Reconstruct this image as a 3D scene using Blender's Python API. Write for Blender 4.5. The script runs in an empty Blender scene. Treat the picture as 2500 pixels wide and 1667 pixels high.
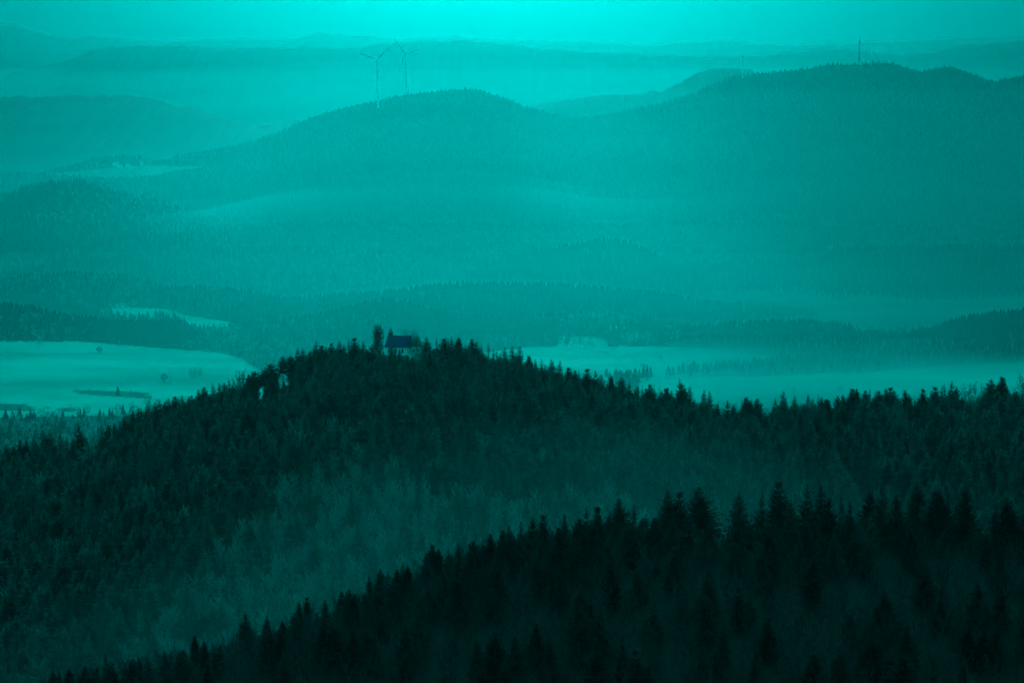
import bpy, math, random
import numpy as np
from mathutils import Vector, noise as mnoise
R_ = math.radians
S = bpy.context.scene

# ------------------------------------------------------------------ camera
PITCH = R_(7.75); FPX = 5903.0; CX, CY = 1250.0, 833.5
cam_d = bpy.data.cameras.new('camera'); cam = bpy.data.objects.new('camera', cam_d)
S.collection.objects.link(cam); S.camera = cam
cam_d.lens = 85.0; cam_d.sensor_width = 36.0; cam_d.clip_start = 1.0; cam_d.clip_end = 60000.0
cam.location = (0, 0, 0); cam.rotation_euler = (math.pi/2 - PITCH, 0, 0)

# ------------------------------------------------------------------ sky, sun, exposure
SKY_FILL = 46.0  # strength of the fill light added to the upper sky
SUN_EL, SUN_AZ = R_(8.8), R_(-0.6)         # the sun stands low above the far ridge, just over the frame
w = bpy.data.worlds.new('World'); S.world = w; w.use_nodes = True
nt = w.node_tree; bg = nt.nodes['Background']
sky = nt.nodes.new('ShaderNodeTexSky'); sky.sky_type = 'NISHITA'; sky.sun_disc = False
sky.sun_elevation = SUN_EL; sky.sun_rotation = SUN_AZ
sky.air_density = 1.0; sky.dust_density = 10.0; sky.ozone_density = 1.0; sky.altitude = 900
bw = nt.nodes.new('ShaderNodeRGBToBW'); nt.links.new(sky.outputs[0], bw.inputs[0])
tint = nt.nodes.new('ShaderNodeVectorMath'); tint.operation = 'SCALE'
tint.inputs[0].default_value = (0.0, 1.0, 0.985)
# added fill light: a bright unseen upper sky lifts walls and trees from all round
tcw = nt.nodes.new('ShaderNodeTexCoord'); sep = nt.nodes.new('ShaderNodeSeparateXYZ'); nt.links.new(tcw.outputs['Generated'], sep.inputs[0])
mrw = nt.nodes.new('ShaderNodeMapRange'); mrw.interpolation_type = 'SMOOTHSTEP'
mrw.inputs['From Min'].default_value = .02; mrw.inputs['From Max'].default_value = .34; mrw.inputs['To Max'].default_value = SKY_FILL
nt.links.new(sep.outputs[2], mrw.inputs['Value'])
addw = nt.nodes.new('ShaderNodeMath'); addw.operation = 'ADD'
dim = nt.nodes.new('ShaderNodeMath'); dim.operation = 'MULTIPLY'; dim.inputs[1].default_value = .15
nt.links.new(bw.outputs[0], dim.inputs[0]); nt.links.new(dim.outputs[0], addw.inputs[0]); nt.links.new(mrw.outputs[0], addw.inputs[1])
nt.links.new(addw.outputs[0], tint.inputs['Scale'])
nt.links.new(tint.outputs[0], bg.inputs[0]); bg.inputs[1].default_value = 0.05
sl = bpy.data.lights.new('sun', 'SUN'); sl.energy = 4.0; sl.angle = R_(7); sl.color = (0.10, 1.0, 0.97)
sun = bpy.data.objects.new('sun', sl); S.collection.objects.link(sun)
sd = Vector((math.sin(SUN_AZ)*math.cos(SUN_EL), math.cos(SUN_AZ)*math.cos(SUN_EL), math.sin(SUN_EL)))
sun.rotation_euler = sd.to_track_quat('Z', 'Y').to_euler(); sun.location = (0, 0, 300)
S.view_settings.view_transform = 'Standard'; S.view_settings.look = 'None'
S.view_settings.exposure = -2.0; S.view_settings.gamma = 1.0
S.cycles.max_bounces = 4; S.cycles.diffuse_bounces = 1; S.cycles.glossy_bounces = 1
S.cycles.volume_bounces = 2; S.cycles.transparent_max_bounces = 8
S.cycles.use_denoising = True; S.cycles.use_adaptive_sampling = False

# ------------------------------------------------------------------ helpers
rng = random.Random(7); nrng = np.random.RandomState(7)
def ray_point(px, py, Y):
    a = (px-CX)/FPX; b = (CY-py)/FPX
    k = Y/(math.cos(PITCH)+b*math.sin(PITCH))
    return Vector((a*k, Y, k*(-math.sin(PITCH)+b*math.cos(PITCH))))
def to_pixel(x, y, z):
    c, s = math.cos(PITCH), math.sin(PITCH)
    dpt = y*c - z*s; up = y*s + z*c
    return CX + FPX*x/dpt, CY - FPX*up/dpt
def fbm(x, y, seed, octv=4):
    v = 0.0; a = 1.0; t = 0.0
    for o in range(octv):
        v += a*mnoise.noise((x+seed*17.3, y-seed*9.1, seed*3.7+o)); t += a
        a *= .5; x *= 2.03; y *= 2.03
    return v/t
def mk_mesh(name, V, F, smooth=False):
    me = bpy.data.meshes.new(name)
    V = np.asarray(V, dtype=np.float32)
    if isinstance(F, np.ndarray):
        n, k = F.shape
        me.vertices.add(len(V)); me.vertices.foreach_set('co', V.ravel())
        me.loops.add(n*k); me.loops.foreach_set('vertex_index', F.astype(np.int32).ravel())
        me.polygons.add(n); me.polygons.foreach_set('loop_start', np.arange(0, n*k, k, dtype=np.int32))
        me.polygons.foreach_set('loop_total', np.full(n, k, dtype=np.int32)); me.update(calc_edges=True)
    else:
        me.from_pydata([tuple(map(float, v)) for v in V], [], F); me.update()
    if smooth: me.polygons.foreach_set('use_smooth', [True]*len(me.polygons))
    return me
def link(name, me, mat=None, parent=None):
    o = bpy.data.objects.new(name, me); S.collection.objects.link(o)
    if mat is not None and me is not None and not me.materials: me.materials.append(mat)
    if parent is not None: o.parent = parent
    return o
def tag(o, label=None, cat=None, group=None, kind=None):
    if label: o['label'] = label
    if cat: o['category'] = cat
    if group: o['group'] = group
    if kind: o['kind'] = kind
    return o
def empty(name, loc, rz=0, sc=(1, 1, 1)):
    o = bpy.data.objects.new(name, None); S.collection.objects.link(o)
    o.location = loc; o.rotation_euler = (0, 0, rz); o.scale = sc; o.empty_display_size = .5
    return o
class MB:
    def __init__(s): s.V = []; s.F = []
    def tube(s, p0, p1, r0, r1, n=5, cap=False):
        p0 = Vector(p0); p1 = Vector(p1); d = (p1-p0)
        if d.length < 1e-9: return
        d.normalize(); u = d.orthogonal().normalized(); v = d.cross(u); b = len(s.V)
        for p, r in ((p0, r0), (p1, r1)):
            for i in range(n):
                a = 2*math.pi*i/n; s.V.append(p+(u*math.cos(a)+v*math.sin(a))*r)
        for i in range(n): s.F.append((b+i, b+(i+1) % n, b+n+(i+1) % n, b+n+i))
        if cap: s.F.append(tuple(range(b+n-1, b-1, -1))); s.F.append(tuple(range(b+n, b+2*n)))
    def poly(s, pts):
        b = len(s.V); s.V += [Vector(p) for p in pts]; s.F.append(tuple(range(b, b+len(pts))))
    def box(s, x0, y0, z0, x1, y1, z1):
        b = len(s.V)
        s.V += [Vector(p) for p in ((x0,y0,z0),(x1,y0,z0),(x1,y1,z0),(x0,y1,z0),(x0,y0,z1),(x1,y0,z1),(x1,y1,z1),(x0,y1,z1))]
        for f in ((0,3,2,1),(4,5,6,7),(0,1,5,4),(1,2,6,5),(2,3,7,6),(3,0,4,7)): s.F.append(tuple(b+i for i in f))
    def mesh(s, name): return mk_mesh(name, s.V, s.F)
    def build(s, name, mat, parent=None): return link(name, s.mesh(name), mat, parent)

# ------------------------------------------------------------------ materials
def mat_new(name):
    m = bpy.data.materials.new(name); m.use_nodes = True
    return m, m.node_tree, m.node_tree.nodes['Principled BSDF']
def mat_noise(name, c0, c1, scale=1.0, detail=4, rough=.9, rand=0.0, coord='Object', spec=.2, stretch=(1,1,1)):
    m, t, b = mat_new(name)
    tc = t.nodes.new('ShaderNodeTexCoord'); mp = t.nodes.new('ShaderNodeMapping'); mp.inputs['Scale'].default_value = stretch
    n = t.nodes.new('ShaderNodeTexNoise'); n.inputs['Scale'].default_value = scale; n.inputs['Detail'].default_value = detail
    t.links.new(tc.outputs[coord], mp.inputs[0]); t.links.new(mp.outputs[0], n.inputs['Vector'])
    r = t.nodes.new('ShaderNodeValToRGB'); r.color_ramp.elements[0].position = .35; r.color_ramp.elements[1].position = .68
    r.color_ramp.elements[0].color = (*c0, 1); r.color_ramp.elements[1].color = (*c1, 1)
    t.links.new(n.outputs[0], r.inputs[0]); out = r.outputs[0]
    if rand:
        oi = t.nodes.new('ShaderNodeObjectInfo'); mr = t.nodes.new('ShaderNodeMapRange')
        mr.inputs['To Min'].default_value = 1-rand; mr.inputs['To Max'].default_value = 1+rand
        t.links.new(oi.outputs['Random'], mr.inputs[0])
        vm = t.nodes.new('ShaderNodeVectorMath'); vm.operation = 'SCALE'
        t.links.new(out, vm.inputs[0]); t.links.new(mr.outputs[0], vm.inputs['Scale']); out = vm.outputs[0]
    t.links.new(out, b.inputs['Base Color'])
    b.inputs['Roughness'].default_value = rough; b.inputs['Specular IOR Level'].default_value = spec
    return m
M = {}
M['needles'] = mat_noise('needles', (.004, .016, .015), (.009, .032, .029), 6, rand=.45, spec=.1)  # darker copy of the conifer colour, near-ridge shade put into it
M['spruce_needles'] = mat_noise('spruce_needles', (.014, .050, .045), (.042, .125, .112), 6, rand=.5, spec=.1)  # lighter copy of the conifer colour, light from above put into it
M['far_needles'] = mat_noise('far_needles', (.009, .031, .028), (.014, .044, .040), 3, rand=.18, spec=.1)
M['bark'] = mat_noise('bark', (.03, .045, .04), (.07, .10, .09), 9, rand=.3, stretch=(1, 1, .2))
M['dark_twigs'] = mat_noise('dark_twigs', (.007, .028, .031), (.014, .052, .056), 5, rand=.5, spec=.1)  # darker twig copy, shade of the near ridge put into the colour
M['twigs'] = mat_noise('twigs', (.07, .20, .19), (.13, .32, .30), 5, rand=.4, spec=.1)  # lighter twig copy, light on the slopes put into the colour
M['pale_bark'] = mat_noise('pale_bark', (.16, .30, .28), (.30, .46, .43), 9, rand=.2, stretch=(1, 1, .3))
M['white_paint'] = mat_noise('white_paint', (.78, .84, .84), (.86, .92, .92), .3, rough=.28, spec=.5)
M['plaster'] = mat_noise('plaster', (.66, .80, .78), (.84, .92, .90), 1.3, rough=.9)
M['slate'] = mat_noise('slate', (.010, .028, .085), (.022, .050, .13), 2.2, rough=.6, stretch=(1, 1, 4))
M['shingle'] = mat_noise('shingle', (.02, .09, .085), (.06, .16, .15), 2.5, rough=.7)
M['copper'] = mat_noise('copper', (.03, .12, .11), (.06, .19, .17), 2.5, rough=.6)
M['glass'] = mat_noise('window_glass', (.008, .02, .022), (.02, .04, .045), .5, rough=.25, spec=.5)
M['stone'] = mat_noise('stone', (.10, .20, .19), (.20, .33, .32), 2)
M['steel'] = mat_noise('steel', (.05, .10, .10), (.10, .17, .17), .6, rough=.5, spec=.4)
M['farm_roof'] = mat_noise('farm_roof', (.10, .20, .20), (.2, .34, .33), .4)
M['track'] = mat_noise('track', (.35, .55, .52), (.5, .7, .66), .1)
M['foliage'] = mat_noise('foliage', (.02, .08, .07), (.05, .15, .13), 4, rand=.3, spec=.1)

def land_material(name, dark, mid, field0, field1, scale):
    """Forest floor and meadow told apart by the 'field' attribute stored on the ground mesh."""
    m, t, b = mat_new(name)
    g = t.nodes.new('ShaderNodeNewGeometry')
    mp = t.nodes.new('ShaderNodeMapping'); mp.inputs['Scale'].default_value = (scale*.55, scale*1.3, scale)
    t.links.new(g.outputs['Position'], mp.inputs[0])
    n = t.nodes.new('ShaderNodeTexNoise'); n.inputs['Scale'].default_value = 1; n.inputs['Detail'].default_value = 7
    n.inputs['Roughness'].default_value = .6; t.links.new(mp.outputs[0], n.inputs['Vector'])
    def ramp(a, b_):
        r = t.nodes.new('ShaderNodeValToRGB'); r.color_ramp.elements[0].position = .38; r.color_ramp.elements[1].position = .64
        r.color_ramp.elements[0].color = (*a, 1); r.color_ramp.elements[1].color = (*b_, 1); t.links.new(n.outputs[0], r.inputs[0]); return r
    r1 = ramp(dark, mid); r2 = ramp(field0, field1)
    at = t.nodes.new('ShaderNodeAttribute'); at.attribute_name = 'field'
    mx = t.nodes.new('ShaderNodeMix'); mx.data_type = 'RGBA'
    t.links.new(at.outputs['Fac'], mx.inputs[0]); t.links.new(r1.outputs[0], mx.inputs[6]); t.links.new(r2.outputs[0], mx.inputs[7])
    t.links.new(mx.outputs[2], b.inputs['Base Color']); b.inputs['Roughness'].default_value = 1; b.inputs['Specular IOR Level'].default_value = .05
    return m
M['land'] = land_material('land', (.008, .030, .027), (.018, .052, .048), (.13, .34, .29), (.24, .52, .45), .006)
M['valley'] = land_material('valley', (.02, .07, .065), (.045, .12, .11), (.09, .27, .23), (.25, .54, .46), .004)
M['far_land'] = land_material('far_land', (.008, .028, .027), (.014, .045, .043), (.05, .13, .12), (.09, .20, .18), .0022)

# ------------------------------------------------------------------ terrain
def in_poly(px, py, poly):
    c = False; n = len(poly); j = n-1
    for i in range(n):
        xi, yi = poly[i]; xj, yj = poly[j]
        if (yi > py) != (yj > py) and px < (xj-xi)*(py-yi)/(yj-yi)+xi: c = not c
        j = i
    return c
class Hill:
    """A ridge: crest traced at its own distance, slopes running down in front and behind."""
    def __init__(s, name, crest, D, front, back, foot, mat, res=(260, 40), drop=0.0, seed=1, rough=6.0, crest_rough=0.0,
                 wander=0.0, fields=(), shape=1.3, label=None, spur=.12, margin=420, back_foot=None, front_at=None):
        pts = sorted(crest); xs = np.array([p[0] for p in pts], float); ys = np.array([p[1] for p in pts], float)
        nu, nv = res
        lo, hi = max(xs[0], -margin), min(xs[-1], 2500+margin)
        if xs[0] <= 0: lo = -margin
        if xs[-1] >= 2500: hi = 2500+margin
        us = np.linspace(lo, hi, nu); s.us = us
        nb = max(6, nv//4); s.nf = nv
        vs = list(-np.linspace(1, 0, nv) ** 1.25) + list(np.linspace(0, 1, nb+1)[1:])   # -1 foot in front, 0 crest, 1 foot behind
        s.vs = np.array(vs); P = np.zeros((len(vs), nu, 3)); s.D = D; s.front = front; s.back = back
        for i, u in enumerate(us):
            py = float(np.interp(u, xs, ys)) + drop
            Dc = D + wander*fbm(u*.0023, 0, seed+3, 2)
            c = ray_point(u, py, Dc)
            c.z += crest_rough*fbm(u*.035, 1, seed+5, 4)
            H = max(c.z-foot, 2.0)
            for j, v in enumerate(vs):
                run = (float(np.interp(u, *front_at)) if front_at else front) if v < 0 else back; d = abs(v)*run
                H = max(c.z-(back_foot if (v > 0 and back_foot is not None) else foot), 2.0)
                t = abs(v)
                f = (1-(1-t)**shape)*.55 + .45*(t*t*(3-2*t))
                k = math.sin(min(1, t*1.0)*math.pi)
                z = c.z - H*f + k*rough*fbm(c.x/(front*.35), (d)/(front*.45), seed, 5) + H*spur*k*fbm(c.x/(front*.5), d/(front*1.6), seed+9, 2)
                P[j, i] = (c.x, Dc + (d if v > 0 else -d), z)
        s.P = P; s.seed = seed
        nvt = len(vs)
        idx = np.arange(nvt*nu).reshape(nvt, nu)
        F = np.stack([idx[:-1, :-1].ravel(), idx[:-1, 1:].ravel(), idx[1:, 1:].ravel(), idx[1:, :-1].ravel()], 1)
        me = mk_mesh(name, P.reshape(-1, 3), F, True)
        a = me.attributes.new('field', 'FLOAT', 'POINT'); val = []
        s.fields = fields
        for p in P.reshape(-1, 3):
            val.append(s.is_field(*p))
        a.data.foreach_set('value', val); s.val = np.array(val).reshape(nvt, nu)
        o = link(name, me, mat); tag(o, label, kind='structure'); s.obj = o
    def is_field(s, x, y, z):
        if not s.fields: return 0.0
        px, py = to_pixel(x, y, z)
        px += 6*fbm(x*.02, y*.02, 4, 2)
        return 1.0 if any(in_poly(px, py, f) for f in s.fields) else 0.0
    def at(s, fu, fv):
        i = min(int(fu), s.P.shape[1]-2); j = min(int(fv), s.P.shape[0]-2); a = fu-i; b = fv-j; P = s.P
        return P[j, i]*(1-a)*(1-b)+P[j, i+1]*a*(1-b)+P[j+1, i]*(1-a)*b+P[j+1, i+1]*a*b
    def height(s, X, Y):
        row = s.P[s.nf-1, :, 0]
        fu = float(np.interp(X, row, np.arange(len(row))))
        i = min(int(fu), s.P.shape[1]-2); a = fu-i
        colY = s.P[:, i, 1]*(1-a)+s.P[:, i+1, 1]*a; colZ = s.P[:, i, 2]*(1-a)+s.P[:, i+1, 2]*a
        return float(np.interp(Y, colY, colZ))
    def crest_Y(s, X):
        row = s.P[s.nf-1, :, 0]; return float(np.interp(X, row, s.P[s.nf-1, :, 1]))
    def scatter(s, spacing, front=1.0, back=60.0, seed=1, keep=None, ymin=-60, ymax=1760, fieldless=True, pad=160):
        """Jittered positions over the wooded part of the slope that can be seen from the ridge path."""
        r = random.Random(seed); out = []
        row = s.P[s.nf-1, :, 0]; X = row[0]
        while X < row[-1]:
            Yc = s.crest_Y(X); Y = Yc-front*s.front
            while Y < Yc+back:
                x = X+r.uniform(-.5, .5)*spacing; y = Y+r.uniform(-.5, .5)*spacing
                z = s.height(x, y); px, py = to_pixel(x, y, z)
                if -pad < px < 2500+pad and ymin < py < ymax and not (fieldless and s.is_field(x, y, z)) and (keep is None or keep(x, y, z, px, py, r)):
                    out.append((x, y, z))
                Y += spacing
            X += spacing
        return out

FOOT = -520.0
# fields seen on the slopes and the valley floor (outlines of the open land)
F1 = [(160, 759), (268, 751), (344, 751), (417, 755), (452, 768), (520, 780), (560, 786), (566, 800), (562, 822), (490, 824), (455, 806), (430, 782), (300, 784), (215, 772)]
F2 = [(1430, 795), (1500, 795), (1615, 802), (1640, 806), (1530, 812), (1480, 812), (1450, 803)]
F3 = [(1370, 821), (1440, 823), (1490, 829), (1480, 846), (1360, 846)]
F4 = [(1890, 862), (1960, 845), (2030, 832), (2082, 828), (2086, 838), (2010, 848), (1940, 862), (1890, 868)]
F5 = [(110, 425), (200, 418), (290, 408), (360, 404), (520, 408), (420, 420), (380, 430), (250, 436), (170, 430)]
VF = [[(-400, 832), (191, 833), (306, 842), (420, 851), (536, 861), (600, 880), (700, 960), (560, 1010), (330, 1012), (-400, 1030)],
      [(1180, 862), (1300, 847), (1440, 844), (1640, 846), (1720, 850), (1860, 866), (2010, 880), (1880, 902), (1740, 912), (1500, 935), (1180, 885)],
      [(1560, 930), (1700, 918), (1900, 917), (2120, 908), (2330, 892), (2600, 876), (2600, 975), (1560, 1000)]]
# far ridges
Hill('hills', [(0,61),(42,60),(54,69),(99,81),(165,93),(214,88),(298,94),(356,103),(432,99),(628,96),(719,96),(761,83),(900,87),(961,96),(1045,92),(1125,90),(1135,95),(1412,103),(1584,111),(1676,103),(1765,100),(1925,111),(2059,105),(2174,100),(2404,89),(2500,90)],
     12500, 2600, 1500, -700, M['far_land'], (900, 24), seed=2, rough=20, crest_rough=12, label='long pale ridge on the skyline farthest away')
Hill('hills', [(0,180),(100,158),(165,145),(249,114),(400,112),(700,118),(860,116),(930,107),(1133,99),(1300,118),(1500,130),(1700,138),(1850,136),(1914,131),(1983,119),(2078,121),(2180,133),(2250,131),(2346,111),(2500,100)],
     10500, 2200, 1300, -650, M['far_land'], (900, 24), seed=3, rough=20, crest_rough=12, label='second far ridge rising behind the wind turbines')
Hill('hills', [(0,238),(100,236),(250,233),(330,234),(365,240),(400,250),(432,261),(480,266),(520,280),(560,292),(611,305),(650,309),(700,296),(740,292),(800,310),(900,350)],
     8200, 2200, 1200, -560, M['far_land'], (700, 30), seed=4, rough=22, crest_rough=10, label='rounded hill at the upper left behind the turbine hill')
Hill('hills', [(1150,300),(1324,254),(1374,245),(1450,234),(1565,230),(1623,220),(1657,204),(1696,180),(1753,166),(1830,170),(1900,200),(2000,240),(2100,300)],
     7600, 1800, 1200, -560, M['far_land'], (500, 26), seed=5, rough=35, crest_rough=11, label='pale shoulder of hill behind the saddle')
hill_turb = Hill('hills', [(0,417),(30,410),(80,415),(103,413),(120,405),(191,389),(230,377),(295,370),(350,373),(368,384),(417,380),(420,372),(480,360),(580,344),(630,330),(680,312),(720,292),(762,275),(800,262),(850,249),(915,235),(991,219),(1037,214),(1106,208),(1148,205),(1183,212),(1240,230),(1278,247),(1336,264),(1382,275),(1412,276),(1508,264),(1604,243),(1692,218),(1742,193),(1791,175),(1883,165),(1983,154),(2021,145),(2090,145),(2136,140),(2174,142),(2212,153),(2250,163),(2281,155),(2319,151),(2350,159),(2404,180),(2427,188),(2457,180),(2500,172)],
     5900, 1500, 900, FOOT, M['far_land'], (520, 70), drop=14, seed=6, rough=55, wander=120, fields=(F5,), label='broad wooded hill carrying the turbines and masts')
hill_l = Hill('hills', [(0,469),(77,444),(134,432),(210,432),(249,446),(298,461),(402,486),(478,507),(540,525),(620,545),(700,540),(800,534),(877,536),(953,547),(1000,570),(1080,600),(1200,650)],
     5100, 900, 500, FOOT, M['far_land'], (320, 40), drop=16, seed=7, rough=30, wander=60, label='low wooded spur at the left of the middle distance')
hill_r = Hill('hills', [(1960,640),(2000,600),(2136,540),(2200,500),(2231,478),(2320,465),(2400,462),(2500,436)],
     5200, 900, 500, FOOT, M['far_land'], (260, 40), drop=16, seed=8, rough=30, label='faint wooded spur at the right of the middle distance')
hill_5 = Hill('hills', [(960,730),(1084,680),(1169,648),(1276,611),(1382,590),(1478,577),(1531,583),(1595,611),(1658,637),(1807,637),(1868,631),(1918,634),(1983,621),(2020,611),(2097,600),(2147,596),(2352,593),(2500,593)],
     4650, 520, 400, FOOT-15, M['far_land'], (420, 50), drop=24, seed=9, rough=22, label='wooded hill rising beyond the misty valley')
hill_6a = Hill('hills', [(0,675),(57,665),(191,659),(298,665),(363,684),(430,700),(520,730),(600,770)],
     4250, 300, 300, FOOT, M['land'], (220, 36), drop=27, seed=10, rough=8, label='wooded hillock at the far left edge of the valley')
hill_6 = Hill('hills', [(100,760),(250,722),(350,703),(406,695),(478,692),(555,698),(612,705),(658,719),(689,723),(804,714),(934,706),(1068,686),(1164,683),(1374,687),(1527,701),(1604,705),(1715,730),(1772,734),(1887,742),(1983,753),(2060,775),(2160,810)],
     4100, 330, 300, FOOT, M['land'], (420, 60), drop=28, seed=11, rough=9, fields=(F1,), label='long wooded rise across the middle of the valley')
hill_7 = Hill('hills', [(540,830),(624,785),(727,768),(804,753),(877,734),(945,722),(991,728),(1037,745),(1125,763),(1221,770),(1317,764),(1412,756),(1527,760),(1600,775),(1700,800),(1780,830)],
     3820, 240, 200, FOOT, M['land'], (360, 60), drop=29, seed=12, rough=6, fields=(F1, F2, F3)+tuple(VF), label='rounded wooded knoll behind the chapel')
hill_7l = Hill('hills', [(0,734),(77,742),(153,759),(214,770),(268,778),(383,777),(440,781),(480,805),(540,830),(600,850)],
     3700, 110, 120, FOOT+8, M['land'], (220, 36), drop=30, seed=13, rough=3, fields=tuple(VF), label='belt of dark wood along the top of the big meadow')
hill_8 = Hill('hills', [(1470,845),(1508,816),(1584,807),(1676,795),(1772,787),(1887,780),(1983,780),(2078,789),(2086,806),(2136,809),(2182,814),(2205,810),(2289,796),(2308,786),(2365,770),(2442,755),(2500,752)],
     3640, 330, 250, FOOT+5, M['land'], (340, 46), drop=31, seed=14, rough=4, front_at=([1470, 1700, 1900, 2100, 2300, 2500], [70, 85, 130, 190, 260, 330]), fields=(F4,)+tuple(VF), label='dark wooded hill at the right above the mist')

# valley floor: one sheet out to the horizon, gently rolling
HEDGE = [[(190, 951), (370, 957), (372, 972), (200, 962)], [(-40, 985), (60, 985), (85, 1003), (-40, 1003)], [(145, 996), (180, 996), (185, 1004), (145, 1004)]]
def floor_z(x, y):
    z = -508 + 9*fbm(x*.0016, y*.0022, 31, 3) + 2.5*fbm(x*.007, y*.009, 33, 3)
    return z
def meadow(px, py, x, y):
    qx = px+26*fbm(x*.006, y*.006, 8, 3)+8*fbm(x*.03, y*.03, 12, 2); qy = py+4.5*fbm(x*.006, y*.008, 9, 3)
    if any(in_poly(qx, qy, f) for f in HEDGE): return False
    return any(in_poly(qx, qy, f) for f in VF)
def make_floor():
    ys = np.concatenate([np.linspace(-6000, 2300, 20), np.linspace(2320, 3900, 200), np.linspace(3950, 14100, 60)])
    xs = np.concatenate([np.linspace(-15500, -1050, 20), np.linspace(-1000, 1000, 300), np.linspace(1050, 15500, 20)])
    P = np.zeros((len(ys), len(xs), 3)); val = np.zeros((len(ys), len(xs)))
    for j, y in enumerate(ys):
        for i, x in enumerate(xs):
            z = floor_z(x, y); P[j, i] = (x, y, z)
            if 2300 < y < 3900:
                px, py = to_pixel(x, y, z); val[j, i] = 1.0 if meadow(px, py, x, y) else 0.0
    n, m = len(ys), len(xs); idx = np.arange(n*m).reshape(n, m)
    F = np.stack([idx[:-1, :-1].ravel(), idx[:-1, 1:].ravel(), idx[1:, 1:].ravel(), idx[1:, :-1].ravel()], 1)
    me = mk_mesh('ground', P.reshape(-1, 3), F, True)
    me.attributes.new('field', 'FLOAT', 'POINT').data.foreach_set('value', val.ravel())
    o = link('ground', me, M['valley']); tag(o, 'valley floor of pale meadows under thin mist', kind='structure')
make_floor()

# chapel hill
TOPL = [(0,1094),(126,1074),(207,1080),(230,1063),(306,1025),(383,986),(478,956),(574,922),(650,906),(719,864),(765,848),(850,838),(900,838),(1030,836),(1164,840),(1202,856),(1278,862),(1336,888),(1489,925),(1584,950),(1642,955),(1707,965),(1764,1000),(1810,982),(1872,995),(1906,967),(1983,972),(2032,979),(2078,956),(2174,955),(2227,967),(2327,944),(2365,965),(2419,937),(2500,942)]
GC = [(x, y+(66 if 900 > x or x > 1040 else 27)) for x, y in TOPL if not (860 < x < 1160)] + [(860, 890), (905, 868), (1050, 868), (1110, 892), (1160, 906)]
hill_c = Hill('hills', GC, 1650, 520, 700, -470, M['land'], (560, 90), seed=15, margin=1100, rough=10, shape=1.25, spur=.05, label='dark conifer hill crowned by the white chapel')
# near ridge
GF = [(0,1745),(130,1695),(300,1655),(450,1605),(600,1556),(700,1530),(850,1480),(1000,1415),(1150,1368),(1300,1335),(1450,1322),(1600,1312),(1760,1314),(2000,1312),(2250,1312),(2410,1296),(2500,1300)]
hill_f = Hill('hills', GF, 830, 330, 400, -330, M['land'], (460, 70), seed=16, margin=1700, rough=6, shape=1.1, spur=.03, back_foot=-455, label='nearest ridge, almost black, across the bottom')
# the mountain the picture is taken from
def make_lookout():
    mb = MB(); xs = np.linspace(-700, 700, 40); prof = [(-900, -3), (-60, -2.2), (4, -2.0), (30, -14), (150, -120), (330, -250), (470, -335), (560, -360)]
    V = []; F = []
    for j, (y, z) in enumerate(prof):
        for x in xs: V.append((x, y+10*fbm(x*.01, j, 5, 2), z - (0 if j < 3 else 6*abs(fbm(x*.02, j, 6, 3)))))
    m = len(xs)
    for j in range(len(prof)-1):
        for i in range(m-1): F.append((j*m+i, j*m+i+1, (j+1)*m+i+1, (j+1)*m+i))
    tag(link('terrain', mk_mesh('terrain', V, F, True), M['land']), 'mountain shoulder below the lookout', kind='structure')
make_lookout()
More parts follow.
